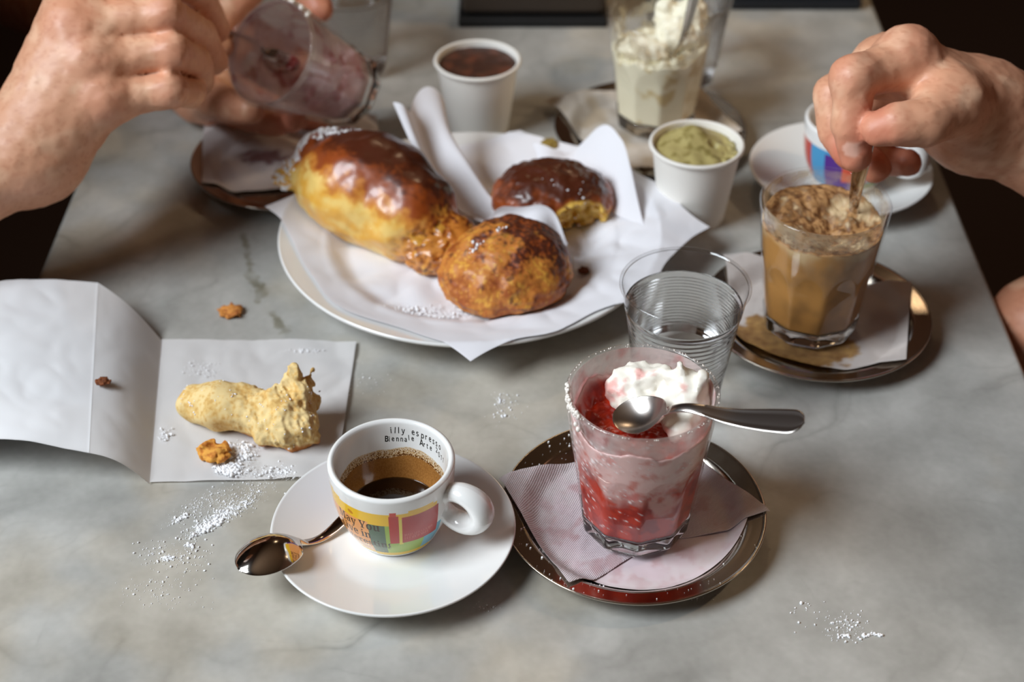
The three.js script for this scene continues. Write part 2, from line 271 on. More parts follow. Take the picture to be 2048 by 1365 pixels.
const cupTexFront = cupTexture((k) => {
  const { c, rect, text, X, Yo } = k;
  coffeeStain(k);
  const H1 = 0.0425;
  rect('#f7c531', -95, 44, 0.0045, H1 - 0.003);
  for (let d = -95; d < 44; d += 0.5) rect('#f7c531', d, d + 0.6, 0.03, 0.0395 + 0.0014 * Math.sin(d / 17) + 0.0016 * ss(-30, -80, d));
  rect('#f2a764', -95, -24, 0.006, 0.0325);
  rect('#f4c69a', -70, -26, 0.006, 0.0135);
  rect('#57705a', -24, -8, 0.006, 0.0315);
  rect('#9fbc4e', -8, 33, 0.0058, 0.0315);
  rect('#79bcd2', 31, 52, 0.0062, 0.0235);
  rect('#f3c945', -24, 50, 0.003, 0.0055);
  rect('#e8d45a', 5, 9, 0.016, 0.036);
  rect('#c02f26', -4, 5, 0.0165, 0.0385); rect('#d2402f', -3, 3, 0.0385, 0.0408);
  rect('#b8322f', 8, 46, 0.0165, 0.0375);
  for (let q = 0; q < 4; q++) for (let d = 10; d < 40 - 3 * q; d += 1.6 + r0() * 1.4) rect(q % 2 ? '#c65a52' : '#cf6a60', d, d + 0.5 + r0() * 0.9, 0.0182 + 0.0017 * (3 - q), 0.0190 + 0.0017 * (3 - q));   // the fine illegible print
  text('May You', 'bold 62px serif', '#3b2a1c', -60, 0.0275); text('Live in', 'bold 62px serif', '#3b2a1c', -60, 0.0205); text('Interesting', 'bold 62px serif', '#3b2a1c', -62, 0.0125); for (let d = -56; d < -28; d += 3.2) rect('#e0a880', d, d + 1.5, 0.0072, 0.0098);
  rect('#5b2d86', -150, -96, 0.012, 0.037); rect('#e4572c', -200, -151, 0.008, 0.034); rect('#f2a03c', -150, -96, 0.004, 0.012); rect('#3f8fc4', -240, -201, 0.008, 0.036);
  c.fillStyle = '#d08a24'; c.beginPath(); c.ellipse(X(-42), Yo(0.0365), 18, 9, 0.3, 0, 7); c.fill();
  // hand lettering inside
  const hand = (str, deg, y, size, step, ups) => { let d = deg; for (const ch of str) { k.c.save(); k.c.translate(X(d), k.Yi(y + (r0() - 0.5) * 0.0006)); k.c.rotate(Math.PI + (r0() - 0.5) * 0.25); k.c.font = `${ups.includes(ch) ? 'bold ' : ''}${size * (ups.includes(ch) ? 1.25 : 1)}px sans-serif`; k.c.fillStyle = '#15120f'; k.c.fillText(ch, 0, 0); if (!ups.includes(ch)) k.c.strokeText(ch, 0, 0); k.c.restore(); d -= ch === 'i' || ch === 'l' ? step * 0.75 : ch === ' ' ? step * 1.1 : step; } };
  c.lineWidth = 1.6; c.strokeStyle = '#15120f';
  hand('illy espresso', 181, 0.0470, 40, 5.3, ''); hand('Biennale Arte 2011', 188, 0.0412, 34, 4.55, 'BA');
});
const cupTexBack = cupTexture((k) => {
  const { rect } = k; coffeeStain(k);
  rect('#4f9fd0', -110, 40, 0.006, 0.037); rect('#56258c', -46, 14, 0.006, 0.034); rect('#e9532f', -22, 14, 0.014, 0.03); rect('#5a7a3c', -2, 40, 0.006, 0.013); rect('#c43a2a', -110, -70, 0.01, 0.037);
});
function handleGeo() {
  // the ring handle: a fat flattened band swept round a ring
  const R = 0.0106, N = 64, K = 24;
  return grid(N, K, (u, v) => {
    const a = u * Math.PI * 2, b = v * Math.PI * 2, rr = 0.0050 + 0.0010 * Math.cos(a), ww = 0.0062 + 0.0012 * Math.cos(a);
    const cx = R * Math.cos(a) * 1.05, cy = R * Math.sin(a) * 0.92;
    return V(cx + rr * Math.cos(b) * Math.cos(a), cy + rr * Math.cos(b) * Math.sin(a), ww * Math.sin(b));
  });
}
function espressoCup(pos, label, tex, handleDeg, level) {
  const t = thing('espresso_cup', label, 'cup', pos); t.scale.set(0.97, 0.84, 0.97);
  part(t, 'body', cupInfo.g.clone(), phy({ map: tex, roughness: 0.12, clearcoat: 0.5, clearcoatRoughness: 0.05 }), 'white porcelain bowl with colour block print');
  const a = handleDeg * Math.PI / 180, h = part(t, 'handle', handleGeo(), M.porcelain, 'white ring handle');
  h.position.set(Math.sin(a) * 0.0385, 0.0335, Math.cos(a) * 0.0385); h.rotation.set(0, a - Math.PI / 2, -0.12, 'YXZ'); h.scale.y = 1.15;
  const rl = 0.0232;
  part(t, 'coffee', lathe([[0, level - 0.004], [rl - 0.003, level - 0.003], [rl, level - 0.0002], [rl - 0.001, level], [0, level]], 64), phy({ color: C(28, 12, 5), roughness: 0.06, clearcoat: 0.6 }), 'dark espresso left at the bottom');
  return t;
}
const espPos = V(-0.0584, T, -0.5594);
saucer(espPos.clone(), 'white saucer under the printed espresso cup with an upturned spoon');
espressoCup(espPos.clone().add(V(0, 0.0053, -0.0098)), 'espresso cup with orange green and red print reading May You Live in Interesting', cupTexFront, 66, 0.0165);
const esp2 = V(0.2179, T, -0.8985);
saucer(esp2.clone(), 'white saucer under the blue and purple espresso cup');
espressoCup(esp2.clone().add(V(0.004, 0.0053, -0.002)), 'espresso cup with blue purple and red print behind the stirring hand', cupTexBack, 60, 0.0165);

// steel coaster trays
const trayTop = (r) => (r < 0.047 ? 0.0022 : r < 0.058 ? 0.0022 + 0.0075 * ss(0.047, 0.058, r) : 0.0097 + 0.0018 * (r - 0.058) / 0.008);
const trayGeo = (() => {
  const top = []; for (let i = 0; i <= 60; i++) { const r = 0.0655 * (1 - i / 60); top.push([r, trayTop(r)]); }
  const low = top.slice().reverse().map(([r, y]) => [r, Math.max(y - 0.001, 0)]);
  low[0] = [0, 0.001]; low.splice(1, 1);
  return lathe([...low, [0.0663, 0.0104], [0.0667, 0.0112], [0.0663, 0.0119], ...top], 128);
})();
function tray(pos, label) { pos.y = T; return single('steel_tray', label, 'tray', trayGeo, M.traySteel, pos); }
const berryTray = V(0.061, T, -0.5778), coffeeTray = P(1632, 622, 0.011), creamTray = P(1300, 252, 0.011), leftTray = P(580, 314, 0.011);
tray(berryTray, 'round steel tray under the red strawberry granita glass'); tray(coffeeTray, 'round steel tray under the brown coffee granita glass');
tray(creamTray, 'round steel tray under the white cream granita glass'); tray(leftTray, 'round steel tray with an empty napkin below the lifted glass');

// the big plate
const platePos = V(-0.0257, T, -0.8143);
const plateTop = (r) => (r < 0.074 ? 0.0062 : r < 0.092 ? 0.0062 + 0.0085 * ss(0.074, 0.092, r) : 0.0147 + 0.0082 * (r - 0.092) / 0.025);
const PR = 0.117;
{
  const top = []; for (let i = 0; i <= 60; i++) { const r = PR * (1 - i / 60); top.push([r, plateTop(r)]); }
  single('serving_plate', 'large round white porcelain plate holding the brioches', 'plate', lathe([[0, 0.001], [0.064, 0.001], [0.066, 0], [0.071, 0], [0.073, 0.002], [0.092, 0.0095], [0.114, 0.0185], [PR + 0.0008, 0.0208], [PR + 0.0014, 0.0222], [PR + 0.0006, 0.0233], ...top], 160), M.porcelain, platePos);
}

// ---------------------------------------------------------------- napkins and papers
const emboss = dataTex(128, 128, (u, v) => { const a = 128 + 60 * Math.sin(u * Math.PI * 16) * Math.sin(v * Math.PI * 16); return [a, a, a]; }, false);
emboss.repeat.set(9, 9);
const napkinMat = phy({ vertexColors: true, roughness: 0.9, bumpMap: emboss, bumpScale: 0.0008, transmission: 0.12, thickness: 0 });
function drapeOver(center, topOf, R, edge, lift, drop = 0.4) { return (p) => { const r = Math.hypot(p.x - center.x, p.z - center.z); return r < R ? topOf(r) + lift : Math.max(edge - (r - R) * drop, 0.0008) + lift; }; }
function napkin(label, pos, topOf, R, edge, corners, lift, tint, bulge = [0, 0, 0, 0], wave = 0.0008, th = 0.0003, mat = napkinMat) {
  const t = pos.clone(), h = drapeOver(pos, topOf, R, edge, lift);
  const mid = V(0, 0, 0); corners.forEach((c) => mid.addScaledVector(c, 0.25));
  const g = sheet(70, 70, (u, v) => {
    const p = quadPt(corners, u, v), b = bulge[0] * u * (1 - u) * 4 * (1 - v) + bulge[1] * v * (1 - v) * 4 * u + bulge[2] * u * (1 - u) * 4 * v + bulge[3] * v * (1 - v) * 4 * (1 - u);
    const d = p.clone().sub(mid); d.y = 0; if (d.length() > 1e-6) p.addScaledVector(d.normalize(), b);
    p.y = T + h(p) + wave * (1 + fbm(p.x * 45, p.z * 45, lift * 900, 3)); return p;
  }, th, tint);
  g.translate(-t.x, -T, -t.z); t.y = T;
  return single('paper_napkin', label, 'napkin', g, mat, t);
}
const white = rgb(226, 222, 222);
const pinkStain = (p) => { const r = Math.hypot(p.x - berryTray.x, p.z - berryTray.z - 0.004), k = ss(0.054, 0.03, r + 0.016 * fbm(p.x * 70, p.z * 70, 3, 3)), f = ss(0.0, 0.3, fbm(p.x * 60 + 8, p.z * 60, 9, 3)); return mixc(mixc(white, rgb(214, 190, 194), 0.4 + 0.2 * f), mixc(rgb(224, 204, 210), rgb(208, 174, 178), f), k); };
napkin('soaked lower layer of the napkin under the strawberry granita', berryTray, trayTop, 0.0663, 0.0115, [P(1085, 1095, 0.006), P(1250, 900, 0.006), P(1500, 1010, 0.006), P(1345, 1170, 0.006)], 0.0004, pinkStain, [0.004, 0.004, 0.010, 0.010], 0.0004, 0.0003, phy({ vertexColors: true, roughness: 0.6, transmission: 0.1, thickness: 0 }));
napkin('embossed white napkin stained pink under the strawberry granita glass', berryTray, trayTop, 0.0663, 0.0115, [P(998, 962, 0.010), P(1345, 868, 0.010), P(1540, 1026, 0.011), P(1138, 1172, 0.010)], 0.0008, pinkStain, [0.004, 0, -0.012, 0], 0.0009);
const coffeeStained = (p) => { const c = P(1592, 678, 0.005), r = Math.hypot((p.x - c.x) * 0.8, p.z - c.z), k = ss(0.031, 0.026, r + 0.010 * fbm(p.x * 80, p.z * 80, 5, 3)), f = fbm(p.x * 120, p.z * 120, 2, 3); return mixc(rgb(222, 212, 206), mixc(rgb(150, 104, 52), rgb(196, 150, 84), 0.5 + f), k); };
napkin('white napkin soaked brown under the coffee granita glass', coffeeTray, trayTop, 0.0663, 0.0115, [P(1447, 500, 0.012), P(1823, 568, 0.012), P(1812, 722, 0.012), P(1472, 655, 0.010)], 0.0012, coffeeStained, [0, 0, 0.012, 0], 0.0009);
napkin('white napkin under the cream granita glass', creamTray, trayTop, 0.0663, 0.0115, [P(1086, 186, 0.012), P(1395, 172, 0.012), P(1484, 262, 0.012), P(1290, 335, 0.012)], 0.0012, (p) => mixc(rgb(216, 204, 190), rgb(196, 176, 150), ss(-0.1, 0.4, fbm(p.x * 30, p.z * 30, 4, 2))), [0, 0, 0, 0.008], 0.0012);
napkin('white napkin with red granita drips on the tray below the lifted glass', leftTray, trayTop, 0.0663, 0.0115, [P(408, 236, 0.010), P(752, 214, 0.012), P(764, 330, 0.010), P(404, 366, 0.012)], 0.0012, (p) => { const a = P(530, 314, 0.004), k = ss(0.013, 0.006, Math.hypot((p.x - a.x) * 0.7, p.z - a.z) + 0.006 * fbm(p.x * 90, p.z * 90, 2, 2)), b = P(590, 250, 0.004), k2 = ss(0.010, 0.005, Math.hypot(p.x - b.x, p.z - b.z)); return mixc(rgb(220, 212, 210), rgb(110, 30, 22), Math.max(k, k2) * 0.85); }, [0, 0, 0.006, 0], 0.0008);

// greaseproof paper on the plate
const plateH = drapeOver(platePos, plateTop, PR, 0.0232, 0.0014, 0.12);
{
  const c = [P(530, 416, 0.022), P(1040, 266, 0.022), P(1420, 452, 0.022), P(941, 726, 0.022)], mid = platePos;
  const g = sheet(120, 120, (u, v) => {
    const p = quadPt(c, u, v), e = Math.min(1, 16 * u * (1 - u) * v * (1 - v) + 0), b = 0.024 * (Math.pow(Math.sin(Math.PI * u), 2) * Math.pow(Math.abs(2 * v - 1), 3) + Math.pow(Math.sin(Math.PI * v), 2) * Math.pow(Math.abs(2 * u - 1), 3)) * (0.85 + 0.3 * n3(u * 3, v * 3, 2));
    const d = p.clone().sub(mid); d.y = 0; if (d.length() > 1e-5) p.addScaledVector(d.normalize(), b);
    const cr = Math.abs(n3(p.x * 16, p.z * 16, 5)) * 0.0035 + 0.0022 * Math.abs(n3(p.x * 34, p.z * 34, 8));
    p.y = T + plateH(p) + cr * (0.12 + 1.3 * e); return p;
  }, 0.0002);
  g.translate(-platePos.x, -T, -platePos.z);
  single('greaseproof_paper', 'white greaseproof sheet lining the plate with its corners over the rim', 'paper', g, M.bakeryPaper, platePos.clone());
}
function paperStrip(label, A, B, nu, nv, bend, th = 0.00022, mat = M.bakeryPaper) {   // a ruled sheet between two curves given as [u, v, z] sights
  const ca = new THREE.CatmullRomCurve3(A.map((a) => Q(...a))), cb = new THREE.CatmullRomCurve3(B.map((a) => Q(...a)));
  const o = ca.getPoint(1); const g = sheet(nu, nv, (u, v) => { const p = ca.getPoint(u).lerp(cb.getPoint(u), v); return p.add(bend(u, v)); }, th);
  g.translate(-o.x, -o.y, -o.z);
  return single('greaseproof_paper', label, 'paper', g, mat, o);
}
paperStrip('twisted greaseproof wrapper standing up between the long brioche and the rear bun',
  [[786, 214, -0.885], [822, 300, -0.865], [862, 372, -0.845], [905, 428, -0.83], [968, 452, -0.82]],
  [[885, 186, -0.915], [905, 258, -0.895], [945, 322, -0.875], [985, 380, -0.858], [1012, 424, -0.84]], 70, 40,
  (u, v) => V(0.003 * Math.sin(v * 9 + u * 2), 0.004 * Math.sin(v * 10 + 1), 0.007 * Math.sin(v * Math.PI * 2.2 + u * 1.5) * (1 - 0.6 * u)));
paperStrip('curled greaseproof edge behind the front bun',
  [[962, 462, -0.806], [1008, 414, -0.812], [1060, 411, -0.814], [1108, 428, -0.812], [1136, 486, -0.802]],
  [[985, 490, -0.795], [1012, 468, -0.80], [1060, 462, -0.80], [1098, 476, -0.80], [1124, 520, -0.792]], 50, 12,
  (u, v) => V(0, 0.002 * Math.sin(u * 12), -0.004 * Math.sin(v * 3)));
paperStrip('greaseproof flap rising behind the rear bun beside the pistachio cup',
  [[1065, 285, -0.905], [1130, 300, -0.90], [1200, 262, -0.905], [1240, 262, -0.89], [1262, 352, -0.855]],
  [[1080, 335, -0.888], [1140, 350, -0.878], [1195, 390, -0.855], [1230, 422, -0.838], [1290, 462, -0.812]], 60, 30,
  (u, v) => V(0, 0.003 * Math.sin(u * 14 + v * 3) * (1 - v), 0.004 * Math.sin(u * 11)));

// the folded bakery bag on the left
{
  const o = P(320, 830, 0); o.y = T;
  const crease = [P(324, 682, 0.0012), P(299, 968, 0.0012)], ridge = [P(196, 566, 0.023), P(178, 906, 0.019)], far = [P(-180, 640, 0.016), P(-190, 900, 0.014)];
  const t = thing('paper_bag', 'opened white bakery bag with its left half folded up', 'paper bag', o);
  const crump = (p, a) => a * (Math.abs(n3(p.x * 17, p.z * 17, 3)) + 0.3 * Math.abs(n3(p.x * 45, p.z * 45, 6)));
  const base = [P(324, 682, 0), P(713, 689, 0), P(672, 962, 0), P(299, 968, 0)];
  wpart(t, 'base_sheet', sheet(70, 60, (u, v) => { const p = quadPt(base, u, v); p.y = T + 0.0012 + crump(p, 0.0016) * Math.min(1, u * 8) * (0.5 + u); return p; }, 0.0002), M.bagPaper, 'flat translucent half of the bag');
  wpart(t, 'gusset', sheet(30, 60, (u, v) => { const a = crease[0].clone().lerp(crease[1], v), b = ridge[0].clone().lerp(ridge[1], v), p = a.lerp(b, u); p.y += 0.004 * Math.sin(u * Math.PI) + crump(p, 0.0012) * Math.sin(u * Math.PI); return p; }, 0.0002), M.bagPaper, 'shaded folded side of the bag');
  wpart(t, 'flap', sheet(60, 60, (u, v) => { const a = ridge[0].clone().lerp(ridge[1], v), b = far[0].clone().lerp(far[1], v), p = a.lerp(b, u); p.y += 0.014 * Math.sin(u * Math.PI * 0.85) * (1 - 0.4 * v) + crump(p, 0.0016) * Math.min(1, u * 6); return p; }, 0.0003), M.whitePaper, 'white raised flap of the bag');
}

// ---------------------------------------------------------------- faceted tumblers
const TUM_H = 0.084, FACETS = 10;
const tumR = (y) => lerp(0.0268, 0.0364, Math.pow(clamp(y / TUM_H, 0, 1), 0.92));
function tumOuter(th, y, inset = 0) {
  const r = tumR(y), s = Math.PI * 2 / FACETS, a = ((th % s) + s) % s - s / 2;
  const ap = r * (0.962 + 0.075 * ss(0.040, 0.066, y));
  return Math.min(r, ap / Math.cos(a)) - inset;
}
const SEG = 160;
function wall(rows, rOf, color) {   // rows: list of y (with an inset each), swept round
  return grid(rows.length - 1, SEG, (u, v) => { const [y, ins, rr] = rows[Math.round(u * (rows.length - 1))], th = v * Math.PI * 2, r = rr !== undefined ? rr : rOf(th, y, ins); return V(Math.sin(th) * r, y, Math.cos(th) * r); }, color);
}
const flipG = (g) => { const a = g.index.array; for (let i = 0; i < a.length; i += 3) { const t = a[i]; a[i] = a[i + 1]; a[i + 1] = t; } g.computeVertexNormals(); return g; };
const wallGeo = (() => {
  const rows = []; for (let i = 0; i <= 40; i++) rows.push([0.0115 + (TUM_H - 0.0115) * i / 40, 0]);
  rows.push([TUM_H + 0.0007, 0.0004], [TUM_H + 0.0009, 0.001], [TUM_H + 0.0005, 0.0017]);
  for (let i = 40; i >= 26; i--) rows.push([0.0115 + (TUM_H - 0.0115) * i / 40, 0.0021]);
  return flipG(wall(rows, tumOuter));
})();
const baseGeo = (() => {
  const rows = [[0.0022, 0, 0.0001], [0.0016, 0, 0.012], [0.0002, 0.0045], [0, 0.003], [0.0006, 0.0012]];
  for (let i = 0; i <= 8; i++) rows.push([0.0018 + (0.0108 - 0.0018) * i / 8, 0.0002]);
  rows.push([0.0112, 0.0012], [0.0112, 0, 0.0001]);
  return flipG(wall(rows, tumOuter));
})();
// what fills a vessel: side wall under a rugged top; topOf(x, z) is the height of its surface
function filling(rOf, y0, topOf, color, nr = 46, rows = 36) {
  return flipG(grid(nr + rows, SEG, (u, v) => {
    const k = Math.round(u * (nr + rows)), th = v * Math.PI * 2, sx = Math.sin(th), cz = Math.cos(th);
    const rTop = rOf(th, Math.max(y0 + 0.002, topOf(sx * 0.02, cz * 0.02)));
    if (k <= rows) { const yt = topOf(sx * rTop, cz * rTop), y = lerp(y0, yt, k / rows), r = k === 0 ? rOf(th, y0) : rOf(th, y); return V(sx * r, y, cz * r); }
    const yt = topOf(sx * rTop, cz * rTop), rt = rOf(th, yt), r = rt * (1 - (k - rows) / nr);
    return V(sx * r, topOf(sx * r, cz * r), cz * r);
  }, color));
}
// a smear left on the inside of the glass, thick and thin in patches
function smear(y0, y1, inset, rOf, alpha, col, n = 40) {
  return wall(Array.from({ length: n + 1 }, (_, i) => [lerp(y0, y1, i / n), inset]), rOf, (p, u, v) => [...col(p), clamp(alpha(p, u, v), 0, 1)]);
}
const smearMat = (o = {}) => phy({ vertexColors: true, transparent: true, roughness: 0.85, transmission: 0.45, thickness: 0, ...o });
function tumbler(pos, label) {
  const t = thing('granita_glass', label, 'glass', pos);
  part(t, 'glass_wall', wallGeo, M.pane, 'clear faceted glass wall'); part(t, 'glass_base', baseGeo, M.solidGlass, 'thick clear glass base');
  return t;
}
const rIn = (th, y) => tumOuter(th, y, 0.0012);
function blob(f, lo, hi, c, color) { return nets(f, lo, hi, c, color); }

// strawberry granita with whipped cream
const berryPos = P(1269, 1041, 0.006); berryPos.y = T + 0.0058;
const berry = tumbler(berryPos, 'frosted faceted glass of red strawberry granita topped with whipped cream');
{
  const red = rgb(196, 52, 20), deep = rgb(152, 28, 10), pale = rgb(228, 186, 180), cream = rgb(246, 240, 226);
  const top = (x, z) => 0.061 + 0.010 * ss(-0.02, 0.03, x * 0.7 - z * 0.5) + 0.0016 * fbm(x * 120, z * 120, 2, 3) + (0.011 + 0.005 * n3(x * 40, z * 40, 6)) * ss(0.0265, 0.0335, Math.hypot(x, z)) * ss(0.03, -0.02, x * 0.7 - z * 0.5);
  const line = (th) => 0.047 + 0.012 * n3(Math.sin(th) * 1.3, Math.cos(th) * 1.3, 4) + 0.006 * fbm(Math.sin(th) * 4, Math.cos(th) * 4, 9, 2);
  const g = filling(rIn, 0.0115, top, (p) => {
    const th = Math.atan2(p.x, p.z), r = Math.hypot(p.x, p.z), m = fbm(p.x * 90, p.y * 90, p.z * 90, 4), m2 = fbm(p.x * 45 + 9, p.y * 36, p.z * 45, 3);
    const side = r > 0.9 * rIn(th, p.y) && p.y < top(p.x, p.z) - 0.0004;
    const redc = mixc(red, deep, ss(-0.2, 0.3, m));
    if (!side) return mixc(redc, pale, Math.max(ss(0.0, 0.35, m2 + (p.x - p.z) * 9 - 0.12), ss(0.9, 0.97, r / rIn(th, p.y))));
    const k = ss(-0.006, 0.006, p.y - line(th) + 0.010 * m), sw = ss(0.05, 0.3, m2 + 0.3 * Math.exp(-Math.pow((th - 0.15) / 0.3, 2)) - 0.2) * ss(0.02, 0.032, p.y + 0.006 * m);
    return mixc(redc, mixc(pale, rgb(206, 120, 108), ss(0.1, 0.5, m)), Math.max(k, sw * 0.85));
  }, 50, 60);
  part(berry, 'granita', g, M.vc({ roughness: 0.3, clearcoat: 0.5, clearcoatRoughness: 0.2 }), 'red strawberry granita streaked with cream');
  const cf = (p) => {
    let d = ell(p, V(0.010, 0.066, -0.016), 0.022, 0.010, 0.016);
    d = smin(d, ell(p, V(0.023, 0.074, -0.006), 0.010, 0.013, 0.013), 0.008); d = smin(d, ell(p, V(-0.002, 0.070, -0.022), 0.014, 0.011, 0.009), 0.008);
    d = smin(d, cap(p, V(0.021, 0.078, -0.012), V(0.018, 0.092, -0.010), 0.007, 0.0022), 0.005); d = smin(d, ell(p, V(0.020, 0.068, 0.008), 0.010, 0.008, 0.008), 0.006);
    d = smin(d, cap(p, V(0.026, 0.08, -0.008), V(0.028, 0.089, -0.004), 0.006, 0.003), 0.004); d = smin(d, cap(p, V(0.006, 0.074, -0.02), V(0.012, 0.083, -0.016), 0.007, 0.004), 0.006);
    d += 0.0013 * n3(p.x * 95, p.y * 95, p.z * 95) + 0.0004 * n3(p.x * 260, p.y * 260, p.z * 260);
    const r = Math.hypot(p.x, p.z); return Math.max(d, r - tumR(clamp(p.y, 0, TUM_H)) + 0.0014);
  };
  part(berry, 'whipped_cream', blob(cf, V(-0.034, 0.05, -0.038), V(0.038, 0.1, 0.026), 0.0011, (p) => { const m = fbm(p.x * 60, p.y * 60, p.z * 60, 3); return mixc(cream, rgb(232, 176, 166), ss(0.0, 0.35, m - (p.x + 0.002) * 14)); }), M.vc({ roughness: 0.45 }), 'white whipped cream with pink streaks');
  part(berry, 'frost_film', smear(0.034, TUM_H, 0.0024, tumOuter, (p) => { const th = Math.atan2(p.x, p.z); return 0.84 + 0.45 * fbm(p.x * 60, p.y * 60, p.z * 60, 3) + 0.2 * fbm(p.x * 260, p.y * 260, p.z * 260, 2) - 1.0 * ss(0.060, 0.048, p.y + 0.008 * fbm(p.x * 70, p.y * 70, p.z * 70 + 4, 3)); }, (p) => mixc(rgb(232, 214, 210), rgb(214, 150, 146), ss(-0.1, 0.45, fbm(p.x * 50, p.y * 50, p.z * 50 + 5, 3)))), smearMat(), 'pinkish frozen film on the glass');
  part(berry, 'frost_grain', smear(0.001, TUM_H, -0.00015, tumOuter, (p) => { const a = n3(p.x * 420, p.y * 300, p.z * 420), b = fbm(p.x * 60, p.y * 60, p.z * 60, 2); return ss(0.78, 0.98, a + 0.35 * b - 0.22 * Math.cos(Math.atan2(p.x, p.z) - 2.2) - 0.1) * 0.85 + 0.16 * ss(-0.1, 0.3, b) * ss(0.03, 0.045, p.y); }, () => rgb(240, 232, 230), 90), smearMat({ transmission: 0.2 }), 'frost specks outside the glass');
  const rng = rngOf(11), rim = [];
  for (let i = 0; i < 190; i++) { const th = i < 66 ? -1.75 + rng() * 0.7 : rng() * 6.28, r = tumR(TUM_H) - 0.0008 + (rng() - 0.5) * 0.001, s = (i < 66 ? 0.0009 : 0.0003) * (0.5 + rng()); rim.push(new THREE.IcosahedronGeometry(s, 1).scale(1, 0.8 + rng() * 0.8, 1).translate(Math.sin(th) * r, TUM_H + 0.0004 - rng() * rng() * (i < 66 ? 0.010 : 0.0012), Math.cos(th) * r)); }
  part(berry, 'cream_dabs', join(...rim), std({ color: C(244, 236, 226), roughness: 0.5 }), 'dabs of cream on the rim').userData.kind = 'stuff';
}
// coffee granita
const coffPos = P(1617, 645, 0.006); coffPos.y = T + 0.0058;
const coff = tumbler(coffPos, 'faceted glass of brown coffee granita being stirred');
{
  const br = rgb(182, 130, 66), dk = rgb(96, 60, 30), bg = rgb(222, 196, 152);
  const top = (x, z) => { const r = Math.hypot(x, z); return 0.070 - 0.007 * ss(0.03, 0.005, Math.hypot(x - 0.006, z - 0.004)) + 0.006 * fbm(x * 45, z * 45, 3, 2) * ss(0.034, 0.026, r) + 0.004 * ss(0.0, -0.03, z) + 0.0012 * fbm(x * 160, z * 160, 5, 2); };
  part(coff, 'granita', filling(rIn, 0.0115, top, (p) => {
    const th = Math.atan2(p.x, p.z), m = fbm(p.x * 40, p.y * 30, p.z * 40, 3), f = fbm(p.x * 190, p.y * 190, p.z * 190, 2), r = Math.hypot(p.x, p.z);
    if (p.y < top(p.x, p.z) - 0.0004 && r > 0.9 * rIn(th, p.y)) return mixc(mixc(br, rgb(152, 108, 56), ss(-0.3, 0.4, m)), bg, ss(0.060, 0.074, p.y + 0.012 * m) * 0.75);
    return mixc(mixc(rgb(176, 132, 84), rgb(116, 76, 42), ss(-0.25, 0.35, f + m * 0.7)), bg, ss(0.1, 0.5, m + 0.3 * f) * 0.8);
  }, 60, 50), M.vc({ roughness: 0.55 }), 'brown coffee granita');
  part(coff, 'foam_film', smear(0.058, TUM_H, 0.0024, tumOuter, (p) => { const th = Math.atan2(p.x, p.z), m = fbm(p.x * 70, p.y * 90, p.z * 70, 3), f = n3(p.x * 350, p.y * 350, p.z * 350); const bare = ss(0.25, 0.6, Math.cos(th - 0.15) * 0.6 + m - Math.abs(p.y - 0.071) * 60 + 0.3); return (0.42 + 0.6 * m + 0.22 * Math.cos(th + 0.5)) * (1 - 0.7 * bare * ss(-0.2, 0.5, f)); }, (p) => mixc(rgb(226, 204, 164), rgb(186, 150, 96), ss(-0.1, 0.5, fbm(p.x * 80, p.y * 80, p.z * 80 + 3, 3)))), smearMat(), 'beige coffee foam film inside the rim');
}
// cream (almond) granita
const creamPos = P(1309, 243, 0.006); creamPos.y = T + 0.0058;
const creamG = tumbler(creamPos, 'faceted glass of white cream granita with a spoon standing in it');
{
  const w = rgb(232, 224, 196), y = rgb(206, 184, 136);
  const top = (x, z) => 0.058 + 0.006 * fbm(x * 70, z * 70, 8, 3) + 0.004 * ss(0, 0.03, x);
  part(creamG, 'granita', filling(rIn, 0.0115, top, (p) => mixc(w, y, ss(0.12, 0.5, fbm(p.x * 45, p.y * 45, p.z * 45 + 2, 3) + 4 * p.x))), M.vc({ roughness: 0.4 }), 'white almond granita');
  const f = (p) => { let d = ell(p, V(0.012, 0.070, 0.004), 0.016, 0.012, 0.013); d = smin(d, ell(p, V(0.020, 0.082, -0.002), 0.011, 0.012, 0.011), 0.006); d = smin(d, ell(p, V(0.004, 0.080, -0.006), 0.008, 0.013, 0.008), 0.005); d = smin(d, ell(p, V(-0.014, 0.062, 0.01), 0.014, 0.007, 0.012), 0.006); d = smin(d, ell(p, V(-0.006, 0.062, 0.016), 0.012, 0.008, 0.010), 0.006); return Math.max(d + 0.0016 * n3(p.x * 120, p.y * 120, p.z * 120), Math.hypot(p.x, p.z) - tumR(clamp(p.y, 0, TUM_H)) + 0.0014); };
  part(creamG, 'whipped_cream', blob(f, V(-0.036, 0.05, -0.03), V(0.038, 0.1, 0.036), 0.0013, () => rgb(244, 236, 210)), M.vc({ roughness: 0.45 }), 'lumps of pale cream');
  part(creamG, 'cream_film', smear(0.05, TUM_H, 0.0024, tumOuter, (p) => ss(-0.05, 0.35, fbm(p.x * 70, p.y * 60, p.z * 70, 3)) * 0.8, () => rgb(228, 218, 190)), smearMat(), 'cream smears inside the glass');
}
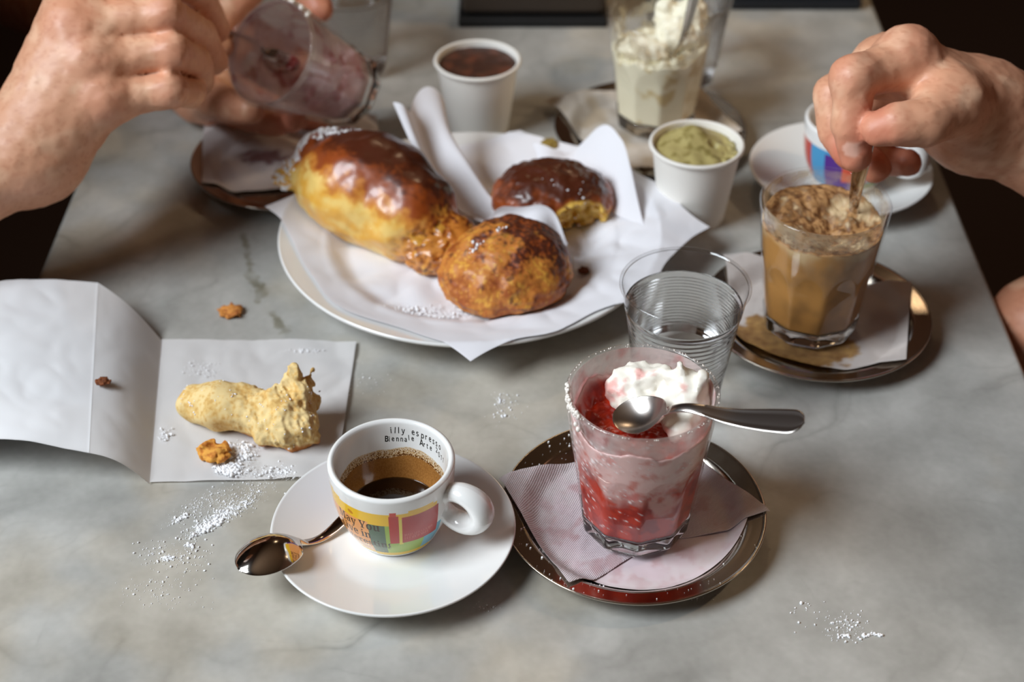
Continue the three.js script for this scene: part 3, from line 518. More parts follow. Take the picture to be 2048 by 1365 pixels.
// the emptied glass that the person on the left holds up
const heldBase = Q(700, 178, -0.955), heldDir = V(-0.50, 0.59, 0.54).normalize();
const held = tumbler(heldBase, 'nearly empty strawberry glass tilted in the left person\'s hand');
held.quaternion.setFromUnitVectors(V(0, 1, 0), heldDir);
part(held, 'berry_film', smear(0.0125, TUM_H - 0.001, 0.0026, tumOuter, (p) => 0.8 + 0.45 * fbm(p.x * 45, p.y * 45, p.z * 45, 3), (p) => mixc(rgb(222, 204, 204), rgb(178, 120, 118), ss(0.0, 0.5, fbm(p.x * 40 + 3, p.y * 40, p.z * 40, 3)))), smearMat(), 'pink granita film inside the glass');
part(held, 'rim_residue', smear(TUM_H - 0.006, TUM_H + 0.0002, 0.0023, tumOuter, (p) => 0.75 + 0.6 * fbm(p.x * 60, p.y * 120, p.z * 60, 3), () => rgb(236, 226, 224), 12), smearMat({ transmission: 0.25 }), 'whitish residue round the rim');
{ const rng = rngOf(5), l = []; for (let i = 0; i < 30; i++) { const th = 1.9 + rng() * 0.7, r = tumR(TUM_H) - 0.001; l.push(new THREE.IcosahedronGeometry(0.0012 * (0.5 + rng()), 1).translate(Math.sin(th) * r, TUM_H - rng() * 0.008, Math.cos(th) * r)); } part(held, 'cream_dabs', join(...l), std({ color: C(244, 236, 226), roughness: 0.5 }), 'cream left on the rim').userData.kind = 'stuff'; }
part(held, 'granita', filling((th, y) => tumOuter(th, y, 0.003), 0.0118, (x, z) => 0.020 + 0.004 * fbm(x * 80, z * 80, 3, 2), (p) => mixc(rgb(150, 50, 46), rgb(214, 170, 168), ss(0, 0.4, fbm(p.x * 60, p.y * 60, p.z * 60, 3))), 20, 8), M.vc({ roughness: 0.4 }), 'last pink granita at the bottom');

// ---------------------------------------------------------------- plastic water cups
const PC_H = 0.08, pcR = (y) => lerp(0.0222, 0.0328, y / PC_H) + (y > 0.012 && y < 0.062 ? 0.00032 * Math.sin((y - 0.012) / 0.0031 * Math.PI * 2) : 0) + 0.0008 * ss(0.062, 0.064, y);
const pcGeo = (() => {
  const o = [[0.0001, 0.0024], [0.015, 0.0022], [0.0185, 0.0004], [0.0205, 0], [0.0216, 0.0012]];
  for (let i = 1; i <= 110; i++) { const y = 0.0015 + (PC_H - 0.003) * i / 110; o.push([pcR(y), y]); }
  for (let i = 0; i <= 10; i++) { const a = -Math.PI * 0.75 + i / 10 * Math.PI * 1.7; o.push([0.0338 + 0.0011 * Math.cos(a), PC_H - 0.0012 + 0.0011 * Math.sin(a)]); }
  return lathe(o, 96);
})();
const waterGeo = (() => { const o = [[0.0001, 0.0026], [0.0185, 0.0026]], L = 0.066; for (let i = 0; i <= 80; i++) { const y = 0.003 + (L - 0.003) * i / 80; o.push([pcR(y) - 0.0004, y]); } o.push([pcR(L) - 0.0012, L - 0.0004], [0.0001, L - 0.0004]); return lathe(o, 96); })();
function waterCup(pos, label) { pos.y = T; const t = thing('plastic_cup', label, 'plastic cup', pos, null); part(t, 'cup', pcGeo, M.plastic, 'clear ribbed plastic'); part(t, 'water', waterGeo, M.water, 'clear water'); return t; }
waterCup(P(1352, 800, 0), 'clear plastic cup of water behind the strawberry granita glass');
waterCup(P(1366, 158, 0), 'clear plastic cup of water behind the cream granita glass');
waterCup(P(712, 140, 0), 'clear plastic cup of water beyond the lifted glass');

// ---------------------------------------------------------------- paper gelato cups
const gcH = 0.0545, gcR = (y) => lerp(0.0212, 0.0283, y / gcH);
const gcGeo = lathe([[0.0001, 0.004], [0.0198, 0.004], [0.0204, 0.0004], [0.0214, 0], ...Array.from({ length: 20 }, (_, i) => [gcR(gcH * (i + 1) / 21), gcH * (i + 1) / 21]), ...Array.from({ length: 12 }, (_, i) => { const a = -Math.PI * 0.8 + i / 11 * Math.PI * 1.75; return [0.0288 + 0.0014 * Math.cos(a), gcH - 0.0014 + 0.0014 * Math.sin(a)]; }), [0.0272, gcH - 0.004], [0.0262, gcH - 0.012], [0.0205, 0.005], [0.0001, 0.005]], 96);
function gelato(pos, label, mat, top, color, cname) {
  pos.y = T; const t = thing('gelato_cup', label, 'paper cup', pos);
  part(t, 'cup', gcGeo, M.paperCup, 'white paper cup with rolled rim');
  part(t, 'gelato', filling((th, y) => gcR(clamp(y, 0, gcH)) - 0.0011, 0.02, top, color, 50, 10), mat, cname);
  return t;
}
gelato(P(1382, 430, 0), 'white paper cup heaped with green pistachio gelato', M.vc({ roughness: 0.5 }), (x, z) => 0.0495 + 0.006 * ss(0.02, 0.0, Math.hypot(x + 0.001, z + 0.014)) + 0.0035 * ss(0.028, 0.008, Math.hypot(x + 0.006, z)) + 0.0008 * n3(x * 70, z * 70, 2) - 0.0045 * ss(0.0045, 0.001, Math.hypot(x - 0.011, z + 0.002)) - 0.003 * ss(0.012, 0.026, x + 0.3 * z) * ss(-0.2, 0.5, n3(x * 160, z * 160, 4)),
  (p) => { const m = fbm(p.x * 110, 2, p.z * 110, 3); return mixc(rgb(178, 164, 106), rgb(140, 126, 70), ss(-0.05, 0.45, m)); }, 'green pistachio gelato');
gelato(P(957, 256, 0), 'white paper cup of dark chocolate gelato behind the plate', M.vc({ roughness: 0.5 }), (x, z) => 0.0500 + 0.0003 * n3(x * 80, z * 80, 6), (p) => mixc(rgb(58, 28, 19), rgb(92, 46, 28), ss(-0.2, 0.5, fbm(p.x * 60, 1, p.z * 60, 3))), 'smooth dark chocolate gelato');

// ---------------------------------------------------------------- brioches
const crust = M.vc({ roughness: 0.42, clearcoat: 0.55, clearcoatRoughness: 0.22 }), crumbMat = M.vc({ roughness: 0.85 });
const drierCrust = M.vc({ roughness: 0.55, clearcoat: 0.22, clearcoatRoughness: 0.35 });
const GOLD = rgb(206, 128, 48), YEL = rgb(236, 176, 68), BRN = rgb(150, 68, 18), DRK = rgb(78, 30, 9), PALE = rgb(244, 206, 118);
const bed = (p) => T + plateH(p) + 0.0034;
const local = (g, o) => g.translate(-o.x, -o.y, -o.z);
{ // the long glazed brioche
  const fl = T + 0.0095, a = P(676, 352, 0.034), b = P(818, 428, 0.033), m = a.clone().lerp(b, 0.5), o = V(m.x, fl, m.z), e = P(597, 362, 0.026), e2 = P(562, 370, 0.020), q = P(866, 505, 0.020), q2 = P(905, 482, 0.024);
  const torn = (p) => Math.min(sph(p, e, 0.02), sph(p, e2, 0.016));
  const f = (p) => {
    let d = cap(p, a, b, 0.031, 0.030); d = smin(d, ell(p, m.clone().add(V(-0.002, 0.006, 0.0)), 0.040, 0.033, 0.034), 0.012);
    d = smin(d, smin(sph(p, e, 0.0155), cap(p, e2, e, 0.0095, 0.013), 0.002), 0.002);
    d = smin(d, ell(p, q, 0.017, 0.015, 0.016), 0.010); d = smin(d, ell(p, q2, 0.016, 0.016, 0.014), 0.010);
    const t = ss(0.01, -0.004, torn(p)), qn = ss(0.012, 0, ell(p, q, 0.018, 0.016, 0.017));
    d += 0.0012 * n3(p.x * 45, p.y * 45, p.z * 45) + (0.0003 + 0.0024 * t + 0.0014 * qn) * n3(p.x * 130, p.y * 130, p.z * 130) * 0.7;
    d += 0.0035 * Math.max(t, qn * 0.7) * Math.abs(n3(p.x * 90, p.y * 150, p.z * 90));
    return Math.max(d, bed(p) - p.y);
  };
  const axis = b.clone().sub(a).normalize();
  const g = nets(f, V(e2.x - 0.025, fl - 0.004, b.z - 0.11), V(q2.x + 0.03, fl + 0.08, Math.max(q.z, e.z) + 0.04), 0.0013, (p) => {
    const n = fbm(p.x * 60, p.y * 60, p.z * 60, 3), s = fbm(p.x * 220, p.y * 220, p.z * 220, 2), h = p.y - fl, side = (p.z - m.z) - (p.x - m.x) * axis.z / axis.x;
    const t = ss(0.006, -0.004, torn(p) + 0.004 * n), bake = (h - 0.032) / 0.012 - side / 0.028 + (p.x - m.x) * 5 + 1.1 * n + 0.25 * s;
    let c = mixc(mixc(PALE, YEL, ss(-0.4, 0.3, n)), GOLD, ss(-1.1, -0.2, bake)); c = mixc(c, BRN, ss(-0.35, 0.35, bake)); c = mixc(c, DRK, ss(0.6, 2.0, bake + 0.4 * s));
    const w = ss(0.016, 0.0, Math.min(ell(p, q, 0.017, 0.015, 0.016), ell(p, q2, 0.016, 0.016, 0.014)));
    c = mixc(c, mixc(mixc(GOLD, BRN, ss(-0.2, 0.3, n + s)), DRK, ss(0.2, 0.5, s + n * 0.6)), w * 0.9); c = mixc(c, YEL, w * ss(0.15, 0.4, n - s * 0.4) * 0.8);
    return mixc(c, mixc(YEL, PALE, ss(-0.2, 0.3, s)), t * 0.85);
  });
  single('brioche', 'long glazed brioche with a torn yellow end at the left of the plate', 'brioche', local(g, o), crust, o);
  globalThis.longBun = { g, o };
}
{ // the front bun
  const fl = T + 0.0095, c0 = P(1010, 588, 0.0095), o = V(c0.x, fl, c0.z), m = V(c0.x, fl + 0.014, c0.z);
  const f = (p) => {
    let d = ell(p, m, 0.0385, 0.0255, 0.0335); d = smin(d, ell(p, V(m.x + 0.006, m.y + 0.010, m.z - 0.010), 0.027, 0.019, 0.022), 0.014);
    const low = ss(0.02, 0.002, p.y - fl);
    d += 0.0014 * n3(p.x * 50, p.y * 50, p.z * 50) + 0.00035 * n3(p.x * 190, p.y * 190, p.z * 190) + 0.0016 * low * Math.abs(n3(p.x * 70, p.y * 200, p.z * 70)) - 0.0012 * Math.abs(n3(p.x * 40 + p.y * 60, p.y * 130, p.z * 40)) * ss(0.03, 0.01, p.y - fl);
    return Math.max(d, bed(p) - p.y + 0.0008 * n3(p.x * 100, 0, p.z * 100));
  };
  const g = nets(f, V(m.x - 0.045, fl - 0.004, m.z - 0.042), V(m.x + 0.045, fl + 0.065, m.z + 0.042), 0.0009, (p) => {
    const n = fbm(p.x * 55, p.y * 55, p.z * 55, 3), s = fbm(p.x * 260, p.y * 200, p.z * 260, 3), x = p.x - m.x, z = p.z - m.z, h = p.y - fl;
    const dark = ss(-0.25, 0.4, (Math.hypot(x - 0.016, (z + 0.018) * 0.9, h - 0.036) - 0.030) * -40 + 1.0 * n + 0.5 * s);
    let c = mixc(mixc(rgb(198, 122, 48), rgb(168, 90, 28), ss(-0.2, 0.4, s + n)), YEL, ss(0.1, 0.5, s - n * 0.5) * 0.7); c = mixc(c, BRN, ss(0.0, 0.45, n + 0.3 * s + 8 * x) * 0.55);
    c = mixc(c, mixc(BRN, DRK, ss(-0.1, 0.4, s + 0.3)), dark); return mixc(c, DRK, 0.7 * ss(0.32, 0.5, fbm(p.x * 90 + 4, p.y * 90, p.z * 90, 3)));
  });
  single('brioche', 'round golden bun with a dark brown crown at the front of the plate', 'brioche', local(g, o), drierCrust, o);
  globalThis.frontBun = { g, o };
}
{ // the torn bun at the back
  const fl = T + 0.0095, c0 = P(1098, 434, 0.0095), o = V(c0.x, fl, c0.z), m = V(c0.x, fl + 0.013, c0.z), cut = P(1172, 486, 0.014), cutR = 0.024;
  const f = (p) => {
    let d = ell(p, m, 0.0375, 0.024, 0.033); d = smin(d, ell(p, V(m.x + 0.018, m.y - 0.003, m.z + 0.004), 0.021, 0.02, 0.022), 0.01);
    d += 0.0014 * n3(p.x * 60, p.y * 60, p.z * 60) + 0.0006 * n3(p.x * 190, p.y * 190, p.z * 190);
    d = Math.max(d, -(sph(p, cut, cutR) + 0.003 * n3(p.x * 120, p.y * 120, p.z * 120) + 0.0015 * n3(p.x * 300, p.y * 300, p.z * 300)));
    return Math.max(d, bed(p) - p.y);
  };
  const g = nets(f, V(m.x - 0.045, fl - 0.004, m.z - 0.042), V(m.x + 0.048, fl + 0.06, m.z + 0.045), 0.0012, (p) => {
    const n = fbm(p.x * 55, p.y * 55, p.z * 55, 3), s = fbm(p.x * 220, p.y * 220, p.z * 220, 2), h = p.y - fl, inside = ss(0.003, 0.0005, sph(p, cut, cutR) + 0.002 * n);
    const bake = (h - 0.013) / 0.009 + 1.2 * n + 0.4 * s; let c = mixc(YEL, GOLD, ss(-0.9, -0.2, bake)); c = mixc(c, BRN, ss(-0.1, 0.5, bake)); c = mixc(c, DRK, ss(0.6, 1.9, bake));
    return mixc(c, mixc(rgb(240, 196, 92), rgb(216, 164, 66), ss(-0.2, 0.3, s + n)), inside);
  });
  single('brioche', 'dark glazed bun torn open behind the front bun', 'brioche', local(g, o), crust, o);
  globalThis.rearBun = { g, o };
}
{ // the torn piece on the bakery bag
  const fl = T + 0.0028, pt = (u, v, h) => P(u, v, h), o = P(500, 840, 0); o.y = fl;
  const chain = [[392, 808, 0.012, 0.0105], [440, 812, 0.015, 0.0135], [500, 820, 0.014, 0.0125], [555, 835, 0.014, 0.013], [590, 850, 0.013, 0.0125]].map(([u, v, h, r]) => [pt(u, v, h), r]);
  const horn = [[575, 806, 0.02, 0.0105], [588, 776, 0.027, 0.0075], [592, 752, 0.034, 0.004], [590, 736, 0.037, 0.0022]].map(([u, v, h, r]) => [pt(u, v, h), r]), tail = [[545, 868, 0.008, 0.0085], [590, 880, 0.006, 0.006]].map(([u, v, h, r]) => [pt(u, v, h), r]), horn2 = [[605, 810, 0.018, 0.0085], [616, 770, 0.026, 0.005], [622, 742, 0.031, 0.002]].map(([u, v, h, r]) => [pt(u, v, h), r]);
  const run = (p, c) => { let d = 9; for (let i = 0; i + 1 < c.length; i++) d = Math.min(d, cap(p, c[i][0], c[i + 1][0], c[i][1], c[i + 1][1])); return d; };
  const sm = chain[0][0].x;
  const f = (p) => {
    let d = run(p, chain); d = smin(d, run(p, horn), 0.009); d = smin(d, run(p, tail), 0.008); d = smin(d, run(p, horn2), 0.006);
    const rough = ss(0.012, 0.045, p.x - sm);
    d += 0.0008 * n3(p.x * 70, p.y * 70, p.z * 70) + rough * (0.0022 * n3(p.x * 60, p.y * 45, p.z * 60) + 0.0012 * Math.abs(n3((p.x - p.z * 0.4) * 200 + 40 * p.y, p.y * 80, (p.z + p.x * 0.4) * 80)) + 0.0008 * n3(p.x * 170, p.y * 170, p.z * 170) + 0.0003 * n3(p.x * 500, p.y * 300, p.z * 500));
    return Math.max(d, fl - p.y);
  };
  const g = nets(f, V(sm - 0.02, fl - 0.003, o.z - 0.06), V(chain[4][0].x + 0.025, fl + 0.045, o.z + 0.04), 0.0008, (p) => {
    const n = fbm(p.x * 70, p.y * 70, p.z * 70, 3), s = fbm(p.x * 350, p.y * 200, p.z * 350, 3), h = p.y - fl;
    let c = mixc(mixc(rgb(236, 208, 148), rgb(230, 190, 116), ss(-0.3, 0.35, n + s)), rgb(204, 152, 76), ss(0.15, 0.5, s + 0.5 * n) * 0.6);
    return mixc(c, rgb(186, 104, 34), ss(0.0045, 0.0015, h + 0.003 * n) * ss(0.01, 0.03, p.x - sm) * 0.9);
  });
  single('brioche_piece', 'torn pale yellow piece of brioche lying on the bakery bag', 'bread', local(g, o), crumbMat, o);
  globalThis.tornBun = { g, o };
}
function crumb(u, v, h, r, label, cols, seed, flat = 0.6, group) {
  const o = P(u, v, h); const g = nets((p) => { let d = ell(p, V(0, r * flat, 0), r * 1.2, r * flat, r); d += r * 0.30 * n3(p.x / r * 1.0 + seed, p.y / r * 1.2, p.z / r * 1.0) + r * 0.06 * n3(p.x / r * 4 + seed, p.y / r * 4, p.z / r * 4); return Math.max(d, -p.y); }, V(-r * 2, -r * 0.2, -r * 1.8), V(r * 2, r * 2, r * 1.8), r / 9, (p) => mixc(cols[0], cols[1], ss(-0.2, 0.4, fbm(p.x / r * 2 + seed, p.y / r * 2, p.z / r * 2, 3))));
  return single('brioche_crumb', label, 'crumb', g, crumbMat, o, group);
}
crumb(428, 916, 0.0024, 0.0072, 'golden crust crumb on the bakery bag below the torn piece', [rgb(226, 160, 66), rgb(190, 112, 38)], 2, 0.55);
crumb(463, 628, 0.0002, 0.0062, 'orange crumb lying on bare marble between bag and plate', [rgb(206, 136, 62), rgb(160, 88, 34)], 5, 0.35);
crumb(1098, 300, 0.020, 0.0046, 'small olive crumb at the far edge of the greaseproof paper', [rgb(150, 124, 52), rgb(120, 96, 40)], 9, 0.8);
crumb(1167, 545, 0.0095, 0.0028, 'tiny brown crumb right of the front bun', [rgb(120, 66, 36), rgb(90, 44, 22)], 12, 0.5);
crumb(207, 768, 0.0215, 0.0032, 'small brown crumb caught in the fold of the bag', [rgb(128, 70, 34), rgb(92, 46, 20)], 15, 0.5);

// ---------------------------------------------------------------- spoons (tip at x = 0, handle end at x = len, bowl hollow up)
function spoonPart(s0, s1, len, n, k = 1, hw = 0.0058) {
  const bl = 0.036 * k, w = (s) => {
    if (s < bl) { const t = s / bl; return Math.max(0.0003, 0.0138 * k * Math.sqrt(Math.max(0, 1 - Math.pow((t - 0.49) / 0.495, 2))), 0.0026 * ss(0.75, 1, t)); }
    const t = (s - bl) / (len - bl); return lerp(0.0026, hw * k, ss(0.1, 0.9, t)) * (t > 0.9 ? Math.sqrt(Math.max(0.0, 1 - Math.pow((t - 0.9) / 0.1, 2))) * 0.98 + 0.02 : 1);
  };
  const dep = (s) => (s < bl * 1.1 ? 0.0062 * k * Math.pow(Math.sin(Math.PI * clamp(s / (bl * 1.1), 0, 1)), 0.8) : 0), y = (s) => 0.0075 * k * Math.exp(-Math.pow((s - bl * 1.35) / 0.016, 2)) + 0.004 * Math.pow(Math.max(0, s - bl) / len, 2) + 0.004 * ss(bl * 0.6, bl * 1.8, s), th = (s) => 0.0011 + 0.0009 * Math.exp(-Math.pow((s - bl * 1.3) / 0.014, 2));
  const K = 28;
  return grid(n, K, (u, v) => {
    const s = lerp(s0, s1, u), a = v * 2 * Math.PI, c = Math.cos(a), up = Math.sin(a) >= 0, W = w(s), zz = W * c, d = dep(s) * (1 - c * c);
    const edge = s > bl * 1.7 ? 0.00035 * ss(0.6, 0.85, Math.abs(c)) : 0;
    return V(s, y(s) - d + Math.sin(a) * th(s) * 0.5 * (up ? 1 : 1) + (up ? edge : 0), zz);
  });
}
function spoon(label, from, to, roll, len = 0.125, k = 1, hw = 0.0058, steel = M.steel, group) {
  // lies along from (bowl tip) -> to; roll turns it about its length
  if (!len) len = to.distanceTo(from); const t = thing('teaspoon', label, 'spoon', from, group);
  const x = to.clone().sub(from).normalize(), z0 = x.clone().cross(V(0, 1, 0)).normalize(), y0 = z0.clone().cross(x).normalize();
  const y = y0.clone().multiplyScalar(Math.cos(roll)).addScaledVector(z0, Math.sin(roll)), z = x.clone().cross(y);
  t.quaternion.setFromRotationMatrix(new THREE.Matrix4().makeBasis(x, y, z));
  part(t, 'bowl', spoonPart(0, 0.046 * k, len, 60, k, hw), steel, 'polished steel bowl'); part(t, 'handle', spoonPart(0.046 * k, len, len, 70, k, hw), steel, 'slim steel handle');
  return t;
}
spoon('steel teaspoon lying face down on the edge of the espresso saucer', P(480, 1142, 0.0205), P(700, 1010, 0.0165), Math.PI, 0.108, 1.0);
spoon('steel teaspoon resting across the rim of the strawberry granita glass', P(1228, 826, 0.076), P(1616, 862, 0.104), 0.30, 0, 0.82, 0.0082, std({ color: C(196, 188, 182), metalness: 1, roughness: 0.26 }));
{ const a = P(1693, 466, 0.064), b = P(1719, 322, 0.121), d = a.clone().sub(b).normalize(); spoon('steel spoon stirring the coffee granita', a.clone().addScaledVector(d, 0.045), b.clone().addScaledVector(d, -0.03), -0.3, 0, 0.9); }
spoon('steel spoon standing in the cream granita glass', creamPos.clone().add(V(0.008, 0.014, 0.014)), P(1408, -24, 0.128), 0.3, 0.13, 0.85, 0.007);

// ---------------------------------------------------------------- the people
const chainD = (p, c) => { let d = 9; for (let i = 0; i + 1 < c.length; i++) d = Math.min(d, cap(p, c[i][0], c[i + 1][0], c[i][1], c[i + 1][1])); return d; };
function boxOf(list, pad) { const lo = V(9, 9, 9), hi = V(-9, -9, -9); for (const [p, r] of list) { lo.min(V(p.x - r, p.y - r, p.z - r)); hi.max(V(p.x + r, p.y + r, p.z + r)); } lo.subScalar(pad); hi.addScalar(pad); return [lo, hi]; }
// hand: palm = list of capsules [a, ra, b, rb]; fingers = chains of [joint, radius]; arm = chain
function handMesh({ palm, fingers, arm, knuckles = [], tips = [], nails = [], cell = 0.0021, tone = 0 }) {
  const all = [...palm.flatMap(([a, ra, b, rb]) => [[a, ra], [b, rb]]), ...fingers.flat(), ...arm], [lo, hi] = boxOf(all, 0.008);
  const f = (p) => {
    let a = chainD(p, arm), d = a; for (const [x, rx, y, ry] of palm) d = smin(d, cap(p, x, y, rx, ry), 0.016);
    let q = 9; for (const c of fingers) q = smin(q, chainD(p, c), 0.0008);
    d = smin(d, q, 0.009);
    for (const [k, r] of knuckles) d = smin(d, sph(p, k, r), 0.007);
    return d + 0.0005 * n3(p.x * 90, p.y * 90, p.z * 90) + 0.00022 * n3(p.x * 330, p.y * 330, p.z * 330);
  };
  const base = mixc(rgb(222, 164, 130), rgb(206, 140, 108), tone), redd = rgb(206, 116, 90), pale = rgb(234, 184, 150);
  return nets(f, lo, hi, cell, (p) => {
    const n = fbm(p.x * 40, p.y * 40, p.z * 40, 3), s = fbm(p.x * 260, p.y * 260, p.z * 260, 2);
    let c = mixc(base, pale, ss(0, 0.5, n)); c = mixc(c, rgb(184, 112, 82), ss(0.05, 0.45, s) * 0.35);
    for (const [k, r] of tips) c = mixc(c, redd, 0.6 * ss(r * 2, r * 0.8, sph(p, k, 0)));
    for (const [k, r] of knuckles) c = mixc(c, redd, 0.4 * ss(r * 1.6, r * 0.7, sph(p, k, 0)));
    for (const [k, r] of nails) c = mixc(c, rgb(232, 178, 156), ss(r * 1.05, r * 0.8, sph(p, k, 0)));
    return c;
  });
}
const skin = M.vc({ roughness: 0.5, clearcoat: 0.12, clearcoatRoughness: 0.4, sheen: 0.2, sheenRoughness: 0.5, sheenColor: C(255, 190, 160) });
const cloth = std({ color: C(20, 17, 18), roughness: 0.95 });
const cloth2 = std({ color: C(26, 14, 10), roughness: 0.95 });
function torso(cx, cz, face, shoulders, seatY) {   // a seated trunk under a dark shirt, with short sleeves down the upper arms
  const sh = T + 0.46, f = (p) => {
    let d = ell(p, V(cx, T + 0.2, cz), 0.115, 0.36, 0.17); d = smin(d, cap(p, V(cx, sh - 0.03, cz - 0.15), V(cx, sh - 0.03, cz + 0.15), 0.06, 0.06), 0.08); d = smin(d, ell(p, V(cx - face * -0.02, seatY + 0.1, cz), 0.14, 0.14, 0.19), 0.08);
    for (const [s, e] of shoulders) d = smin(d, cap(p, s, s.clone().lerp(e, 0.62), 0.062, 0.056), 0.04);
    d = smin(d, cap(p, V(cx, seatY + 0.06, cz - 0.1), V(cx + face * 0.34, seatY + 0.06, cz - 0.1), 0.085, 0.065), 0.05); d = smin(d, cap(p, V(cx, seatY + 0.06, cz + 0.1), V(cx + face * 0.34, seatY + 0.06, cz + 0.1), 0.085, 0.065), 0.05);
    d = smin(d, cap(p, V(cx + face * 0.34, seatY + 0.06, cz - 0.1), V(cx + face * 0.30, 0.1, cz - 0.1), 0.065, 0.045), 0.03); d = smin(d, cap(p, V(cx + face * 0.34, seatY + 0.06, cz + 0.1), V(cx + face * 0.30, 0.1, cz + 0.1), 0.065, 0.045), 0.03);
    return d + 0.004 * n3(p.x * 18, p.y * 12, p.z * 18);
  };
  return nets(f, V(cx - 0.46, 0.01, cz - 0.34), V(cx + 0.46, T + 0.55, cz + 0.36), 0.016);
}
function headMesh(c, face) {
  const f = (p) => {
    let d = ell(p, c, 0.092, 0.118, 0.074); d = smin(d, ell(p, c.clone().add(V(face * 0.028, -0.055, 0)), 0.058, 0.058, 0.055), 0.03);
    d = smin(d, cap(p, c.clone().add(V(-face * 0.02, -0.08, 0)), c.clone().add(V(-face * 0.04, -0.2, 0)), 0.055, 0.062), 0.03);
    d = smin(d, cap(p, c.clone().add(V(face * 0.092, 0.005, 0)), c.clone().add(V(face * 0.108, -0.03, 0)), 0.008, 0.013), 0.012);
    for (const s of [-1, 1]) { d = Math.max(d, -(sph(p, c.clone().add(V(face * 0.095, 0.008, s * 0.031)), 0.014))); d = Math.min(d, sph(p, c.clone().add(V(face * 0.076, 0.008, s * 0.031)), 0.012)); d = smin(d, ell(p, c.clone().add(V(-face * 0.008, -0.008, s * 0.076)), 0.016, 0.03, 0.008), 0.006); }
    d = smin(d, ell(p, c.clone().add(V(face * 0.083, -0.062, 0)), 0.008, 0.008, 0.022), 0.006); return d;
  };
  return nets(f, c.clone().add(V(-0.14, -0.24, -0.11)), c.clone().add(V(0.14, 0.14, 0.11)), 0.005, () => rgb(206, 144, 108));
}
function hair(c, face) { const f = (p) => { let d = ell(p, c.clone().add(V(-face * 0.014, 0.018, 0)), 0.1, 0.118, 0.084) + 0.003 * n3(p.x * 60, p.y * 60, p.z * 60); return Math.max(d, -(ell(p, c.clone().add(V(face * 0.07, -0.06, 0)), 0.075, 0.115, 0.1))); }; return nets(f, c.clone().add(V(-0.14, -0.14, -0.11)), c.clone().add(V(0.14, 0.16, 0.11)), 0.006); }
function person(label, cx, cz, face, meshes, shoulders, clothMat) {
  const o = V(cx, 0, cz), t = thing('person', label, 'person', o), c = V(cx + face * 0.02, T + 0.68, cz);
  const up = shoulders.map(([s, e]) => nets((p) => cap(p, s, e, 0.05, 0.043), s.clone().min(e).subScalar(0.07), s.clone().max(e).addScalar(0.07), 0.008, () => rgb(206, 144, 108)));
  const g = mergeGeometries([...meshes, ...up, headMesh(c, face)].map((m) => { m.deleteAttribute('uv'); return m; }));
  wpart(t, 'body', g, skin, 'bare arms and hands');
  wpart(t, 'shirt', torso(cx, cz, face, shoulders, 0.44), clothMat, 'dark clothing');
  wpart(t, 'hair', hair(c, face), std({ color: C(30, 20, 15), roughness: 0.6 }), 'dark hair');
  const ch = thing('cafe_chair', face > 0 ? 'dark wooden chair under the person with two raised hands' : 'dark wooden chair under the person stirring coffee', 'chair', V(cx - face * 0.02, 0, cz));
  const wood = std({ color: C(44, 28, 20), roughness: 0.5 });
  part(ch, 'seat', box(0.4, 0.03, 0.4, 0, 0.375, 0, 0.01), wood);
  for (const sx of [-1, 1]) for (const sz of [-1, 1]) part(ch, 'leg', box(0.035, 0.36, 0.035, sx * 0.17, 0.18, sz * 0.17, 0.006), wood);
  part(ch, 'backrest', join(box(0.025, 0.5, 0.035, -face * 0.2, 0.62, -0.17, 0.006), box(0.025, 0.5, 0.035, -face * 0.2, 0.62, 0.17, 0.006), box(0.02, 0.1, 0.34, -face * 0.2, 0.8, 0, 0.006), box(0.02, 0.06, 0.34, -face * 0.2, 0.6, 0, 0.006)), wood);
}
